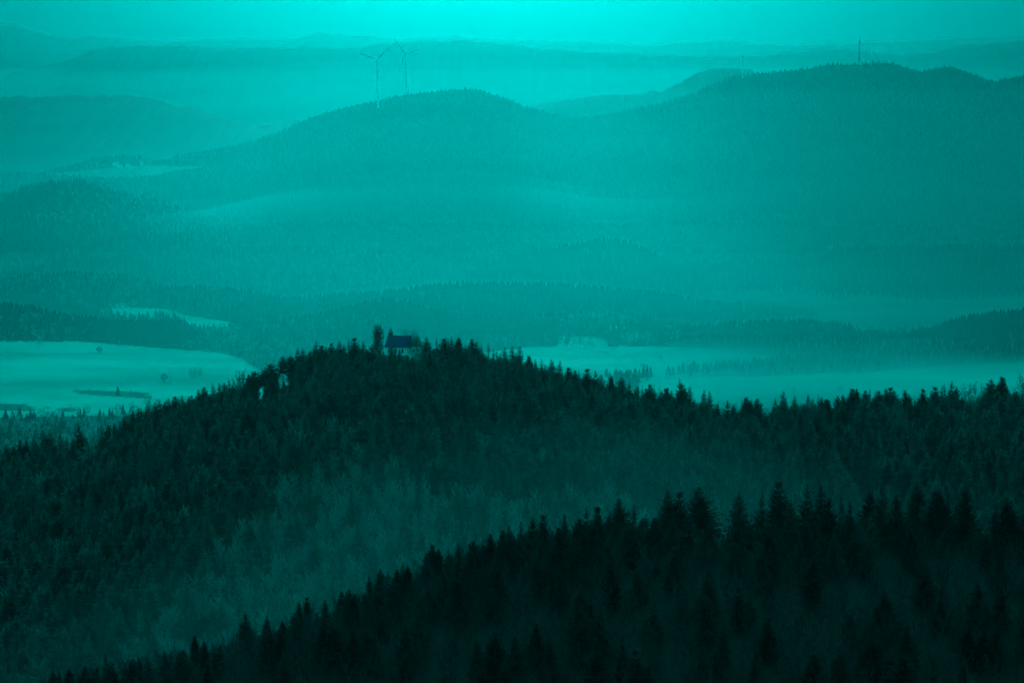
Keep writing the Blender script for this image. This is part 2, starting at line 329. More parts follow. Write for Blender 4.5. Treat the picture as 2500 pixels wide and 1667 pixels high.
#@@TREES@@
# ------------------------------------------------------------------ tree models (height 1, foot at the origin)
def conifer(seed, kind='spruce', R=.17, t0=.12, whorls=26, nb=9, det=4, gaps=0.0, twin=False, flat=0.0, trunk_r=.013):
    r = random.Random(seed); V = []; F = []
    lean = (r.uniform(-.02, .02), r.uniform(-.02, .02))
    def axis(t): return Vector((lean[0]*t*t, lean[1]*t*t, t))
    def branch(b, az, L, el, curl, wid):
        d0 = Vector((math.cos(az), math.sin(az), 0)); sd = Vector((-math.sin(az), math.cos(az), 0))
        p = Vector(b); pts = [p.copy()]
        for k in range(det):
            e = el+curl*(k/det); p = p+(d0*math.cos(e)+Vector((0, 0, math.sin(e))))*(L/det); pts.append(p.copy())
        for k in range(det):
            s = k/det; ww = wid*(1.0-.75*s)*r.uniform(.7, 1.25); a, c = pts[k], pts[k+1]; m = (a+c)*.5
            fw = (c-a).normalized()
            for sg in (-1, 1):
                tip = m+sd*sg*ww+fw*ww*.7+Vector((0, 0, -ww*r.uniform(.15, .55)))
                i = len(V); V.extend((a, c, tip)); F.append((i, i+1, i+2))
            tip = m+fw*ww*.3+Vector((r.uniform(-.2, .2)*ww, r.uniform(-.2, .2)*ww, -ww*r.uniform(.5, 1.05)))
            i = len(V); V.extend((a, c, tip)); F.append((i, i+1, i+2))
    tops = [(0, 0, 1.0)]
    if twin: tops = [(-.03, 0, 1.0), (.032, .01, .985)]
    side = [1+.28*r.uniform(-1, 1) for _ in range(8)]
    for j in range(whorls):
        t = t0+(1-t0)*((j+r.uniform(-.25, .25))/whorls); t = min(max(t, t0*.9), .985)
        if gaps and t < .9 and r.random() < gaps: continue
        q = (t-t0)/(1-t0)
        if kind == 'spruce': prof = (1-q)**.72; el = -.28+.75*q; curl = .35
        elif kind == 'spire': prof = (1-q)**.62*(.85+.15*math.sin(q*19)); el = -.40+.9*q; curl = .3
        elif kind == 'fir':   prof = min(1.0, ((1-q)/.62)**.6)*(.80+.20*(1-q)); el = -.12+.75*q; curl = .45
        elif kind == 'stork': prof = max(min(1.0, ((1-q)/.55)**.7)*.95, .40*(1 if q < .95 else .8)); el = -.05+.55*q; curl = .55
        else:                 prof = (1-q)**.8; el = -.1+.7*q; curl = .6
        if q < .14: prof *= .55+.45*q/.14
        L0 = R*prof+.008; n = max(4, int(nb*(.55+.45*prof)))
        a0 = r.uniform(0, 6.28)
        for k in range(n):
            if gaps and r.random() < gaps*.6: continue
            az = a0+6.283*(k+r.uniform(-.3, .3))/n
            L = L0*r.uniform(.72, 1.16)*side[int((az % 6.283)/6.2832*8) % 8]
            if r.random() < .05: L *= 1.25
            b = axis(t)
            if twin and t > .82: b = b+Vector((-.012 if k % 2 else .03, 0, 0))*((t-.82)/.18)
            branch(b, az, L, el+r.uniform(-.14, .14), curl, max(.010, L*.40))
    # leading shoot
    for (x, y, z) in tops:
        for k in range(6):
            az = r.uniform(0, 6.28); i = len(V); b = axis(.955)+Vector((x, y, 0))
            wv = .010+.012*flat
            V.extend((b+Vector((math.cos(az), math.sin(az), 0))*wv, b-Vector((math.cos(az), math.sin(az), 0))*wv, Vector((x+lean[0], y+lean[1], z)))); F.append((i, i+1, i+2))
    tr = MB(); tr.tube((0, 0, -.12), axis(.5), trunk_r*1.25, trunk_r*.75, 6); tr.tube(axis(.5), axis(.97), trunk_r*.75, trunk_r*.12, 5)
    if t0 > .25:                                                     # dead stubs on a bare lower trunk
        for k in range(16):
            z = r.uniform(.12, t0); az = r.uniform(0, 6.28); l = r.uniform(.02, .06)
            tr.tube(axis(z), axis(z)+Vector((math.cos(az)*l, math.sin(az)*l, -.2*l)), .0022, .0008, 3)
    return (V, F), (tr.V, tr.F)
def bare_tree(seed, W=.26, t0=.28, limbs=9, twig=5, oval=1.0, tw=.0028):
    r = random.Random(seed); tr = MB(); V = []; F = []
    def ribbon(a, b, w0):
        d = (b-a); s = d.cross(Vector((r.uniform(-1, 1), r.uniform(-1, 1), r.uniform(-1, 1)))).normalized()*w0
        i = len(V); V.extend((a-s, a+s, b)); F.append((i, i+1, i+2))
    trunk_top = .80; path = [Vector((0, 0, -.1))]
    for k in range(1, 7): path.append(Vector((r.uniform(-.012, .012)*k*.6, r.uniform(-.012, .012)*k*.6, trunk_top*k/6)))
    for k in range(6): tr.tube(path[k], path[k+1], .011*(1-k/7.2), .011*(1-(k+1)/7.2), 5)
    def pos(t):
        f = t/trunk_top*6; i = min(int(f), 5); return path[i].lerp(path[i+1], min(1, f-i))
    for k in range(limbs):
        q = (k+.5)/limbs; t = t0*.72+(trunk_top-t0*.72)*q; az = 2.4*k+r.uniform(-.4, .4); b = pos(t)
        rad = W*math.sqrt(max(.06, 1-(abs(q-.42)/.66)**2.2))*r.uniform(.8, 1.12)
        e = .45+.75*q; L = rad/max(.35, math.cos(e))*oval
        c = b+Vector((math.cos(az)*math.cos(e), math.sin(az)*math.cos(e), math.sin(e)))*L*.55
        e2 = e+.35; d = c+Vector((math.cos(az)*math.cos(e2), math.sin(az)*math.cos(e2), math.sin(e2)))*L*.45
        tr.tube(b, c, .0040, .0022, 4); tr.tube(c, d, .0022, .0007, 3)
        for j in range(twig):
            s = (j+.6)/twig; p = b.lerp(c, s*1.6) if s < .62 else c.lerp(d, (s-.62)/.38)
            a2 = az+r.uniform(-1.5, 1.5); e3 = e+r.uniform(-.3, .6); l2 = rad*r.uniform(.28, .5)
            dd = Vector((math.cos(a2)*math.cos(e3), math.sin(a2)*math.cos(e3), math.sin(e3))); qv = p+dd*l2
            ribbon(p, qv, tw*1.0)
            for m in range(8):
                pp = p.lerp(qv, r.uniform(.25, 1)); v = (dd+Vector((r.uniform(-.8, .8), r.uniform(-.8, .8), r.uniform(-.25, .75)))).normalized()
                q2 = pp+v*l2*r.uniform(.35, .65); ribbon(pp, q2, tw*.7)
                for _ in range(3):
                    v2 = (v+Vector((r.uniform(-.7, .7), r.uniform(-.7, .7), r.uniform(-.2, .7)))).normalized()
                    ribbon(pp.lerp(q2, r.uniform(.3, 1)), q2+v2*l2*.3, tw*.55)
    for k in range(10):
        ribbon(pos(trunk_top*.93), Vector((r.uniform(-.05, .05), r.uniform(-.05, .05), r.uniform(.88, 1.0))), tw)
    return (V, F), (tr.V, tr.F)
def far_conifer(seed, R=.17):
    r = random.Random(seed); V = []; F = []
    for z0, z1, rr in ((.08, .55, 1.0), (.34, .80, .70), (.60, 1.0, .42)):
        n = 7; b = len(V); apex = len(V)
        V.append(Vector((0, 0, z1)))
        for k in range(n*2):
            a = 6.283*k/(n*2); q = R*rr*(1.15 if k % 2 else .62)*r.uniform(.8, 1.2)
            V.append(Vector((math.cos(a)*q, math.sin(a)*q, z0+(0 if k % 2 else .05)+r.uniform(-.03, .03))))
        for k in range(n*2): F.append((apex, apex+1+k, apex+1+(k+1) % (n*2)))
    return V, F
def far_round(seed, W=.26, n=90):
    r = random.Random(seed); V = []; F = []
    for k in range(n):
        u = Vector((r.gauss(0, 1), r.gauss(0, 1), r.gauss(0, 1))).normalized()*r.uniform(.45, 1)**.5
        p = Vector((u.x*W, u.y*W, .58+u.z*.38)); s = r.uniform(.04, .09)
        q = [p+Vector((r.uniform(-1, 1), r.uniform(-1, 1), r.uniform(-1, 1)))*s for _ in range(3)]
        i = len(V); V.extend(q); F.append((i, i+1, i+2))
    mb = MB(); mb.tube((0, 0, -.1), (0, 0, .5), .02, .01, 4)
    i = len(V); V += mb.V; F += [tuple(i+a for a in f) for f in mb.F]
    return V, F
def proto(name, crown, trunk, cm, tm):
    return (mk_mesh(name+'_crown', crown[0], crown[1]), mk_mesh(name+'_trunk', trunk[0], trunk[1]), cm, tm)
def finish(p):
    p[0].materials.append(p[2]); p[1].materials.append(p[3]); return p
NEAR = {}
spec = {'spruce': dict(kind='spruce', R=.215), 'broad': dict(kind='spruce', R=.27, nb=12), 'spire': dict(kind='spire', R=.165, whorls=30),
        'fir': dict(kind='fir', R=.20), 'stork': dict(kind='stork', R=.20, flat=.6, gaps=.05), 'sparse': dict(kind='sparse', R=.235, gaps=.13, whorls=24, nb=9, det=5),
        'twin': dict(kind='fir', R=.20, twin=True, gaps=.08)}
for i, (k, a) in enumerate(spec.items()):
    a = dict(a); a.setdefault('whorls', 30); a.setdefault('nb', 10); a.setdefault('det', 5)
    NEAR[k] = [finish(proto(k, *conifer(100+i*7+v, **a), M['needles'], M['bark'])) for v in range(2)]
MID = {}
for i, (k, a) in enumerate(spec.items()):
    a = dict(a); a['whorls'] = 25; a['nb'] = 9; a['det'] = 3
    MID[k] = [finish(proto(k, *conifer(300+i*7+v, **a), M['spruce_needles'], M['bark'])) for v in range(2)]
a = dict(spec['fir'], whorls=13, nb=7, det=3, t0=.50); MID['stem'] = [finish(proto('stem', *conifer(400+v, **a), M['needles'], M['bark'])) for v in range(3)]
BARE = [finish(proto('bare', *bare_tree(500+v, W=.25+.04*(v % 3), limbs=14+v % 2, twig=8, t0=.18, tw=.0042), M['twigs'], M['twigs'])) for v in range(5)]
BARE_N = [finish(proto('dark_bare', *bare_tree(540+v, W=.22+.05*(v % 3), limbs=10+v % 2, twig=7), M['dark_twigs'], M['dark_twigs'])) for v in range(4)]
OVAL = finish(proto('oval', *bare_tree(520, W=.235, t0=.10, limbs=40, twig=9, oval=.95, tw=.006), M['dark_twigs'], M['bark']))

def join_proto(name, p):
    (cm, tm) = p[0], p[1]
    nv = len(cm.vertices); a = np.zeros(nv*3, 'f'); cm.vertices.foreach_get('co', a); V = [tuple(v) for v in a.reshape(-1, 3)]
    F = [tuple(q.vertices) for q in cm.polygons]; nf = len(F)
    V += [tuple(v.co) for v in tm.vertices]; F += [tuple(nv+i for i in q.vertices) for q in tm.polygons]
    me = mk_mesh(name, V, F); me.materials.append(p[2]); me.materials.append(p[3])
    mi = [0]*nf+[1]*(len(F)-nf); me.polygons.foreach_set('material_index', mi); return me
def source(name, meshes):
    c = bpy.data.collections.new(name)
    for k, me in enumerate(meshes):
        o = bpy.data.objects.new('%s_%02d' % (name, k), me); c.objects.link(o)
    return c
def one(name, VF_, mat):
    me = mk_mesh(name, VF_[0], VF_[1]); me.materials.append(mat); return me
SRC_MID = source('src_conifer', [join_proto('c_'+k+str(i), p) for k, i, p in (('spruce', 0, MID['spruce'][0]), ('spruce', 1, MID['spruce'][1]), ('broad', 0, MID['broad'][0]), ('spire', 0, MID['spire'][0]), ('spire', 1, MID['spire'][1]), ('fir', 0, MID['fir'][0]))])
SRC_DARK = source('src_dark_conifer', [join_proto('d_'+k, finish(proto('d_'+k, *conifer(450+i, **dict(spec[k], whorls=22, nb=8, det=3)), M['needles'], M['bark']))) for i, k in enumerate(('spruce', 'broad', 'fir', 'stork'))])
SRC_FAR = source('src_far_conifer', [one('far_c%d' % i, far_conifer(600+i, .18+.02*i), M['far_needles']) for i in range(4)])
SRC_FARB = source('src_far_round', [one('far_r%d' % i, far_round(620+i, .24+.03*i), M['twigs']) for i in range(4)])
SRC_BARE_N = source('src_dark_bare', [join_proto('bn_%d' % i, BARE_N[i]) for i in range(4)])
SRC_BARE = source('src_bare', [join_proto('b_%d' % i, BARE[i]) for i in range(5)])
def gn_group():
    g = bpy.data.node_groups.new('grow_trees', 'GeometryNodeTree')
    g.interface.new_socket('Geometry', in_out='INPUT', socket_type='NodeSocketGeometry')
    g.interface.new_socket('Trees', in_out='INPUT', socket_type='NodeSocketCollection')
    g.interface.new_socket('Geometry', in_out='OUTPUT', socket_type='NodeSocketGeometry')
    N = g.nodes; L = g.links; gi = N.new('NodeGroupInput'); go = N.new('NodeGroupOutput')
    ci = N.new('GeometryNodeCollectionInfo'); ci.inputs['Separate Children'].default_value = True; ci.inputs['Reset Children'].default_value = True
    L.new(gi.outputs[1], ci.inputs[0])
    ip = N.new('GeometryNodeInstanceOnPoints'); L.new(gi.outputs[0], ip.inputs['Points']); L.new(ci.outputs[0], ip.inputs['Instance'])
    ip.inputs['Pick Instance'].default_value = True
    def attr(n, ty):
        a = N.new('GeometryNodeInputNamedAttribute'); a.data_type = ty; a.inputs[0].default_value = n; return a.outputs[0]
    L.new(attr('pick', 'INT'), ip.inputs['Instance Index']); L.new(attr('size', 'FLOAT_VECTOR'), ip.inputs['Scale'])
    e = N.new('FunctionNodeEulerToRotation'); L.new(attr('turn', 'FLOAT_VECTOR'), e.inputs[0]); L.new(e.outputs[0], ip.inputs['Rotation'])
    L.new(ip.outputs[0], go.inputs[0]); return g
GN = gn_group(); GN_IN = [i.identifier for i in GN.interface.items_tree if i.in_out == 'INPUT'][1]
def forest(name, items, src, label):
    """items: (x, y, z, height, width factor)"""
    if not items: return
    r = random.Random(len(items)); me = bpy.data.meshes.new(name); n = len(items); me.vertices.add(n)
    me.vertices.foreach_set('co', np.array([it[:3] for it in items], 'f').ravel())
    k = len(src.objects)
    me.attributes.new('pick', 'INT', 'POINT').data.foreach_set('value', [r.randrange(k) for _ in items])
    me.attributes.new('size', 'FLOAT_VECTOR', 'POINT').data.foreach_set('vector', np.array([(it[3]*it[4], it[3]*it[4], it[3]) for it in items], 'f').ravel())
    me.attributes.new('turn', 'FLOAT_VECTOR', 'POINT').data.foreach_set('vector', np.array([(r.uniform(-.04, .04), r.uniform(-.04, .04), r.uniform(0, 6.28)) for _ in items], 'f').ravel())
    o = link(name, me); md = o.modifiers.new('trees', 'NODES'); md.node_group = GN; md[GN_IN] = src
    tag(o, label, kind='stuff'); return o

def tree(name, p, loc, h, wf, label, cat, group, rz):
    root = empty(name, loc, rz, (h*wf, h*wf, h))
    link('trunk', p[1], None, root); link('crown', p[0], None, root)
    tag(root, label, cat, group); return root
ORD = ['', 'first', 'second', 'third', 'fourth', 'fifth', 'sixth', 'seventh', 'eighth', 'ninth', 'tenth', 'eleventh', 'twelfth', 'thirteenth', 'fourteenth', 'fifteenth', 'sixteenth', 'seventeenth', 'eighteenth', 'nineteenth']
TENS = {20: ('twenty', 'twentieth'), 30: ('thirty', 'thirtieth'), 40: ('forty', 'fortieth'), 50: ('fifty', 'fiftieth'), 60: ('sixty', 'sixtieth'), 70: ('seventy', 'seventieth'), 80: ('eighty', 'eightieth'), 90: ('ninety', 'ninetieth'), 100: ('hundred', 'hundredth')}
def nth(n):
    if n < 20: return ORD[n]
    if n > 100: return 'hundred and ' + nth(n-100)
    if n % 10 == 0: return TENS[n][1]
    return TENS[n-n % 10][0]+'-'+ORD[n % 10]
LOOK = {'spruce': 'pointed spruce', 'broad': 'broad conical spruce', 'spire': 'slim spire-like spruce', 'fir': 'round-shouldered fir', 'stork': 'flat-topped fir',
        'sparse': 'ragged open-branched spruce', 'twin': 'twin-topped fir', 'stem': 'fir with long bare trunk', 'bare': 'leafless tree', 'oval': 'tall oval leafless tree'}

def place_by_top(hill, px, py, want, lo=-14, hi=46, zmin=7):
    best = None
    for k in range(60):
        f = lo+(hi-lo)*k/59
        X0 = ray_point(px, py, hill.D).x; Yc = hill.crest_Y(X0); Y = Yc-f
        p = ray_point(px, py, Y); g = hill.height(p.x, Y); h = p.z-g
        if h < zmin: continue
        c = abs(h-want)+abs(f)*.02
        if best is None or c < best[0]: best = (c, p.x, Y, g, h)
    return best

# ---- skyline of the chapel hill: every tree the photograph lets one count
SKY = '''15 1083 fir|33 1087 fir|47 1074 stork|64.6 1073 fir|82 1062.6 spruce|105 1045.6 spruce|123 1046.3 broad|145 1052.4 spruce|161.5 1066.7 spire|178 1070 fir|191 1032 sparse|204 1065 fir|223 1075 bare|247 1031.3 spruce|265 1036.7 fir|280 1032 fir|293 1028 sparse|304.6 1016 fir|315 1001 bare|323 1002.5 fir|338 994.8 spruce|344.7 993 spire|357 991.7 fir|366 984 bare|377 981 spruce|389 974.6 spruce|403 979.5 fir|410.5 971.8 broad|427 970 stork|434.7 967 spire|445 963.4 spruce|460 967 fir|468 964 fir|485 949.6 broad|499 944 fir|518 933.6 spire|523.5 937.4 spire|536 933.6 spruce|549 933.6 fir|560 922 spire|583 913.7 bare|593.6 905 spire|606 913 fir|615 911 fir|624.5 905 stem|645 901 stem|664 887 stem|690 869 stem|708 869 stem|726 848 sparse|740 850 broad|758 857 fir|772 834 broad|787 843 stork|794 845 fir|807 838 stork|829 832 broad|840 840 spruce|850.6 826 spire|863 824.5 stork|876 838 spire|886 831.7 spruce|909 839 broad|955.5 842 spruce|963.7 848 spire|975 850 spruce|1000 829 bare|1015.7 826 bare|1040.7 820.8 broad|1065.5 821.8 spire|1082.5 827.5 stork|1094.8 824.9 spire|1102 821.2 spruce|1113.5 827.5 sparse|1121.6 826.3 stork|1136 840 spruce|1143.5 843 fir|1153.5 826.8 twin|1162.7 833 broad|1175 838 spire|1192.5 836.7 spire|1204 848 spire|1212.6 852.8 spire|1221.6 861 spruce|1232 846 spruce|1251 843 spruce|1268 843.6 spruce|1291 870 stork|1306.5 875 spruce|1320.8 873.5 spire|1333 888.5 spire|1346 876.5 broad|1366.7 879.6 spruce|1388 898 stork|1395 900 spire|1403.7 903.8 fir|1413.5 902.4 spire|1432 900 stork|1453 903.7 sparse|1468.6 911.4 spruce|1492 916.7 twin|1515.6 920 broad|1537 929.7 sparse|1556 942.8 fir|1568.8 940.5 spire|1576.8 947 fir|1585.5 939 stork|1591 947 fir|1603 949 bare|1616 955 fir|1625 949 stork|1640 950 spruce|1659 922.9 sparse|1667 937 fir|1684 941 spruce|1718.8 948.9 spruce|1732.5 953.5 spruce|1750.5 985 fir|1776.4 975 sparse|1792 987.5 fir|1820.8 972 stork|1828.5 977 fir|1836 973.7 sparse|1850 971 fir|1893 972 sparse|1912.4 954 spruce|1940 965 spruce|1964 984 fir|1973 959.5 spire|1984.5 971 spruce|2004.7 969 fir|2014.7 973.7 fir|2022 977 stork|2047 965.6 fir|2059.6 962.7 fir|2083 949.5 stork|2093 948.7 fir|2112 951.2 fir|2122 947 spire|2138 949 spire|2147 953 fir|2164.6 948 fir|2172 945.5 stork|2183 953 fir|2210.5 951 twin|2220.7 961.6 fir|2234 967.6 spire|2255 950 stork|2285 944.6 stork|2298.6 939.5 spire|2307 936 spire|2325 928.5 sparse|2335.5 943 fir|2363.6 946 bare|2384 961 bare|2400 968 fir|2419.7 924.6 fir|2448.6 922.5 stork|2476 960 fir|2496 929 bare'''
sky_items = [(float(a.split()[0]), float(a.split()[1]), a.split()[2]) for a in SKY.split('|')]
CH_X = 985.0; used_c = []
left_n = len([s for s in sky_items if s[0] < 930]); cl = left_n; cr = 0; ci_ = 0
SPECIAL = {191: 'ragged spruce with open upswept branches near the left edge of the ridge', 1659: 'tallest ragged spruce with a bare leader, right of the chapel on the ridge',
           690: 'tall fir on a bare trunk with light showing between the stems left of the chapel', 909: 'dark rounded spruce touching the left side of the oval leafless tree'}
for px, py, kd in sky_items:
    front_of_chapel = 930 < px < 1035
    want = rng.uniform(17, 24)
    if kd == 'stem': want = 23.5
    if front_of_chapel: b = place_by_top(hill_c, px, py, 9 if kd != 'bare' else 11, lo=9, hi=40, zmin=5)
    elif kd == 'stem': b = place_by_top(hill_c, px, py, want, lo=-3, hi=5)
    elif kd == 'bare': b = place_by_top(hill_c, px, py, want, lo=-10, hi=14)
    else: b = place_by_top(hill_c, px, py, want)
    if b is None: continue
    _, X, Y, g, h = b
    wf = {'broad': 1.12, 'spire': .85, 'stem': 1.0}.get(kd, .95)*rng.uniform(1.15, 1.5)
    if kd == 'sparse' and px in (191, 1659): wf = 1.15
    p = BARE[int(px) % 5] if kd == 'bare' and not 930 < px < 1035 else BARE_N[int(px) % 4] if kd == 'bare' else rng.choice(MID[kd])
    if kd in ('sparse', 'stork', 'twin') or px in (191,): p = BARE[0] if kd == 'bare' else rng.choice(NEAR[kd])
    if front_of_chapel:
        ci_ += 1; lab = {955.5: 'small spruce in front of the left end of the chapel', 963.7: 'thin young spruce before the chapel wall', 975.0: 'short spruce beside the arched chapel window',
                         1000.0: 'leafless bush hiding the right part of the nave roof', 1015.7: 'leafless bush in front of the chapel choir'}.get(px, 'small tree in front of the chapel')
    elif px < 930:
        lab = '%s on the ridge skyline, %s tree left of the chapel' % (LOOK[kd], nth(cl+1)); cl -= 1
    else:
        cr += 1; lab = '%s on the ridge skyline, %s tree right of the chapel' % (LOOK[kd], nth(cr))
    if int(px) in SPECIAL: lab = SPECIAL[int(px)]
    nm = {'bare': 'bare_tree'}.get(kd, 'fir_tree' if kd in ('fir', 'stork', 'twin', 'stem') else 'spruce_tree')
    tree(nm, p, (X, Y, g), h, wf, lab, 'tree', 'trees on the chapel ridge skyline', rng.uniform(0, 6.28)); used_c.append((X, Y))
# oval leafless tree beside the chapel
b = place_by_top(hill_c, 923, 801, 18.5, lo=-6, hi=6)
_, X, Y, g, h = b; tree('bare_tree', OVAL, (X, Y, g), h, 1.0, 'tall oval leafless tree standing just left of the chapel belfry', 'tree', None, .4)
for dx, py, l in ((990, 811, 'thin leafless treetop showing over the middle of the chapel roof'), (1006, 811, 'leafless treetop rising behind the right end of the nave roof'), (1018, 816, 'leafless treetop behind the low choir roof')):
    b = place_by_top(hill_c, dx, py, 15, lo=-16, hi=-9)
    _, X, Y, g, h = b; tree('bare_tree', BARE[int(dx) % 5], (X, Y, g), h, .7, l, 'tree', 'leafless trees behind the chapel', dx)

# ---- wooded slope below the chapel
TX = [p[0] for p in TOPL]; TY = [p[1] for p in TOPL]
BZ = [(200, 1700), (400, 1500), (520, 1370), (700, 1210), (860, 1150), (1080, 1210), (1230, 1250), (1500, 1230), (1700, 1280), (1700, 1700)]
BZ2 = [(780, 1060), (900, 1040), (1010, 1130), (1100, 1210), (860, 1250), (740, 1150)]
def keep_c(x, y, z, px, py, r):
    return all((x-a)**2+(y-b)**2 > 9 for a, b in used_c)
con, bar = [], []
r2 = random.Random(21)
for (x, y, z) in hill_c.scatter(6.6, pad=620, front=.92, back=40, seed=3, keep=keep_c):
    px, py = to_pixel(x, y, z)
    pb = .84 if in_poly(px, py, BZ) else .45 if in_poly(px, py, BZ2) else (.14 if px < 700 else .10)
    pb += .25*fbm(x*.02, y*.02, 77, 2)
    isb = r2.random() < pb
    h = r2.uniform(8, 13.5) if isb else r2.uniform(16, 26)
    Yc = hill_c.crest_Y(x)
    lim = float(np.interp(px, TX, TY))+(66 if (631 < px < 648 or 674 < px < 714) else 13)
    if 900 < px < 1040: lim = (863+r2.uniform(-4, 3)) if px < 1030 else 856
    for _ in range(12):
        tpx, tpy = to_pixel(x, y, z+h)
        if tpy >= lim: break
        h *= .88
    if h < 3.5: continue
    if abs(y-1648) < 14 and 928 < px < 1042: continue
    (bar if isb else con).append((x, y, z, h, r2.uniform(1.0, 1.45)))
def in_view(t, low):
    px, py = to_pixel(t[0], t[1], t[2]+t[3]); return 0 < px < 2500 and py < (np.interp(px, [0, 130, 600, 1000, 1450, 2500], [1745, 1655, 1552, 1400, 1285, 1280])-25 if low else 1640)
bar.sort(key=lambda t: (not in_view(t, True), t[1])); indiv_b = bar[:190]; rest_b = bar[190:]
forest('forest', con, SRC_MID, 'dark conifer forest covering the slope below the chapel')
forest('forest', rest_b, SRC_BARE, 'pale leafless trees mixed into the chapel slope')
for (x, y, z, h, wf) in indiv_b:
    px, py = to_pixel(x, y, z)
    tree('bare_tree', BARE[r2.randrange(5)], (x, y, z), h, wf*1.15, 'pale leafless tree at the foot of the chapel slope, just above the black near ridge', 'tree', 'leafless trees at the foot of the chapel slope', r2.uniform(0, 6.28))

# ---- near ridge skyline
NR = '''130 1637 fir|145 1637 spruce|168 1632 fir|205 1626 fir|235 1626 fir|255.6 1593.7 spire|275.5 1628 fir|321.5 1607 broad|360 1603 spruce|401 1586 spruce|440 1588 fir|475.7 1551.6 stork|497.5 1565 fir|599.7 1490.5 sparse|651.8 1500 spruce|689 1514 fir|730.6 1470 fir|747.6 1457 stork|794.6 1460.7 spruce|833 1441 twin|852.7 1438 fir|866 1448.8 fir|901 1404 spruce|928.6 1385.7 broad|945.5 1394.6 spire|969 1389 fir|983.6 1370 sparse|995.5 1380 fir|1040 1343 spruce|1056 1331 stork|1071 1340 fir|1094 1336 sparse|1119.6 1325 spruce|1151.8 1318 twin|1159.6 1321 spruce|1177.6 1314 spire|1196 1303 fir|1227.6 1292.7 fir|1240.8 1281 spruce|1271 1271.4 sparse|1299 1263 twin|1327 1257 stork|1362.6 1287.4 fir|1379 1252 spruce|1414.7 1266 fir|1431 1235.7 sparse|1460.8 1235.7 stork|1488 1250 spruce|1513 1216 broad|1546.5 1232 spire|1578.4 1253 sparse|1600 1262 fir|1631 1198 broad|1656.4 1199.4 stork|1707.5 1188 broad|1806 1199.4 spruce|1860 1200 sparse|1897.5 1175 stork|1930 1216 spruce|1970 1178.7 sparse|2003.7 1178.7 spruce|2023.8 1211 twin|2056 1211.6 spire|2077.7 1220.8 sparse|2123.7 1193.6 fir|2153 1178.7 sparse|2191.6 1205.5 twin|2239 1175.8 broad|2284 1196 stork|2298.7 1200.7 fir|2311.7 1208 spire|2360 1186 twin|2432.7 1230 spruce|2446 1232 spire|2458.5 1224.6 fir|2471 1220.8 broad|2499 1252 sparse'''
nr = [(float(a.split()[0]), float(a.split()[1]), a.split()[2]) for a in NR.split('|')]
used_f = []; tot = len(nr)
WIDE = {599: 1.5, 1707: 1.45, 1631: 1.3, 1806: 1.35, 2239: 1.15, 1513: 1.35, 2284: 1.3, 2360: 1.3, 2471: 1.25, 1897: 1.2, 1970: 1.15}
for k, (px, py, kd) in enumerate(nr):
    want = rng.uniform(16, 22) if px > 1100 else rng.uniform(10, 15)
    if px > 1600: want = 21
    b = place_by_top(hill_f, px, py, want, lo=-40, hi=22, zmin=5)
    if b is None: continue
    _, X, Y, g, h = b; wf = WIDE.get(int(px), 1.0)*rng.uniform(.95, 1.1)
    if int(px) == 1707: kd = 'broad'
    side_ = 'left' if k < tot//2 else 'right'
    n = k+1 if side_ == 'left' else tot-k
    lab = '%s on the black near ridge, %s treetop counted from the %s' % (LOOK[kd], nth(n), side_)
    lab = {599: 'squat ragged fir standing alone on the lower left of the near ridge', 1707: 'broad dense conical spruce left of the wide gap in the near ridge', 1806: 'tall spruce right of the wide gap in the near ridge',
           2239: 'tallest neat cone-shaped spruce at the right of the near ridge', 2499: 'dark ragged spruce cut by the right edge of the picture'}.get(int(px), lab)
    nm = 'fir_tree' if kd in ('fir', 'stork', 'twin') else 'spruce_tree'
    tree(nm, rng.choice(NEAR[kd]), (X, Y, g), h, wf, lab, 'tree', 'trees on the near ridge skyline', rng.uniform(0, 6.28)); used_f.append((X, Y))
FY0 = 12
FX = [0, 130, 300, 450, 600, 700, 850, 1000, 1150, 1300, 1450, 1600, 1720, 1760, 1800, 1900, 2100, 2300, 2390, 2410, 2440, 2500]
FY = [1745, 1655, 1625, 1597, 1552, 1525, 1468, 1400, 1348, 1312, 1292, 1275, 1290, 1322, 1290, 1272, 1270, 1272, 1285, 1300, 1285, 1285]
cc, bb = [], []
for (x, y, z) in hill_f.scatter(5.4, pad=900, front=.55, back=14, seed=5, ymax=1900, keep=lambda x, y, z, px, py, r: all((x-a)**2+(y-b)**2 > 6 for a, b in used_f)):
    px, py = to_pixel(x, y, z)
    isb = r2.random() < (.80 if py > 1345+.05*abs(px-1900) else .18)
    h = r2.uniform(9, 14) if isb else r2.uniform(11, 19)
    lim = float(np.interp(px, FX, FY))-FY0+r2.uniform(-10, 14)
    for _ in range(14):
        if to_pixel(x, y, z+h)[1] >= lim: break
        h *= .87
    if h < 2.5: continue
    tp = to_pixel(x, y, z+h)[1]
    if tp > 1780: continue
    (bb if isb else cc).append((x, y, z, h, r2.uniform(1.0, 1.4)))
cc.sort(key=lambda t: (not in_view(t, False), -t[3]/t[1])); bb.sort(key=lambda t: (not in_view(t, False), -t[3]/t[1]))
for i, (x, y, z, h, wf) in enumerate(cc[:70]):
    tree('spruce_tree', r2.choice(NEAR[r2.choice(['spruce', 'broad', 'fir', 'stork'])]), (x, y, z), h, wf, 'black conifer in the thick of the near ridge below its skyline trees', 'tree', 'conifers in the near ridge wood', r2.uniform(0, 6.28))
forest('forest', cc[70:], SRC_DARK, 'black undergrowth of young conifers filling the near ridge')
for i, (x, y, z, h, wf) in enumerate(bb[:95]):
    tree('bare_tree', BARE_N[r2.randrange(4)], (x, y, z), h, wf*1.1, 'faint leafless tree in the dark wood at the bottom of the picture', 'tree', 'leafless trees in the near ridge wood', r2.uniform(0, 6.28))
forest('forest', bb[95:], SRC_BARE_N, 'dim leafless trees low on the near ridge')

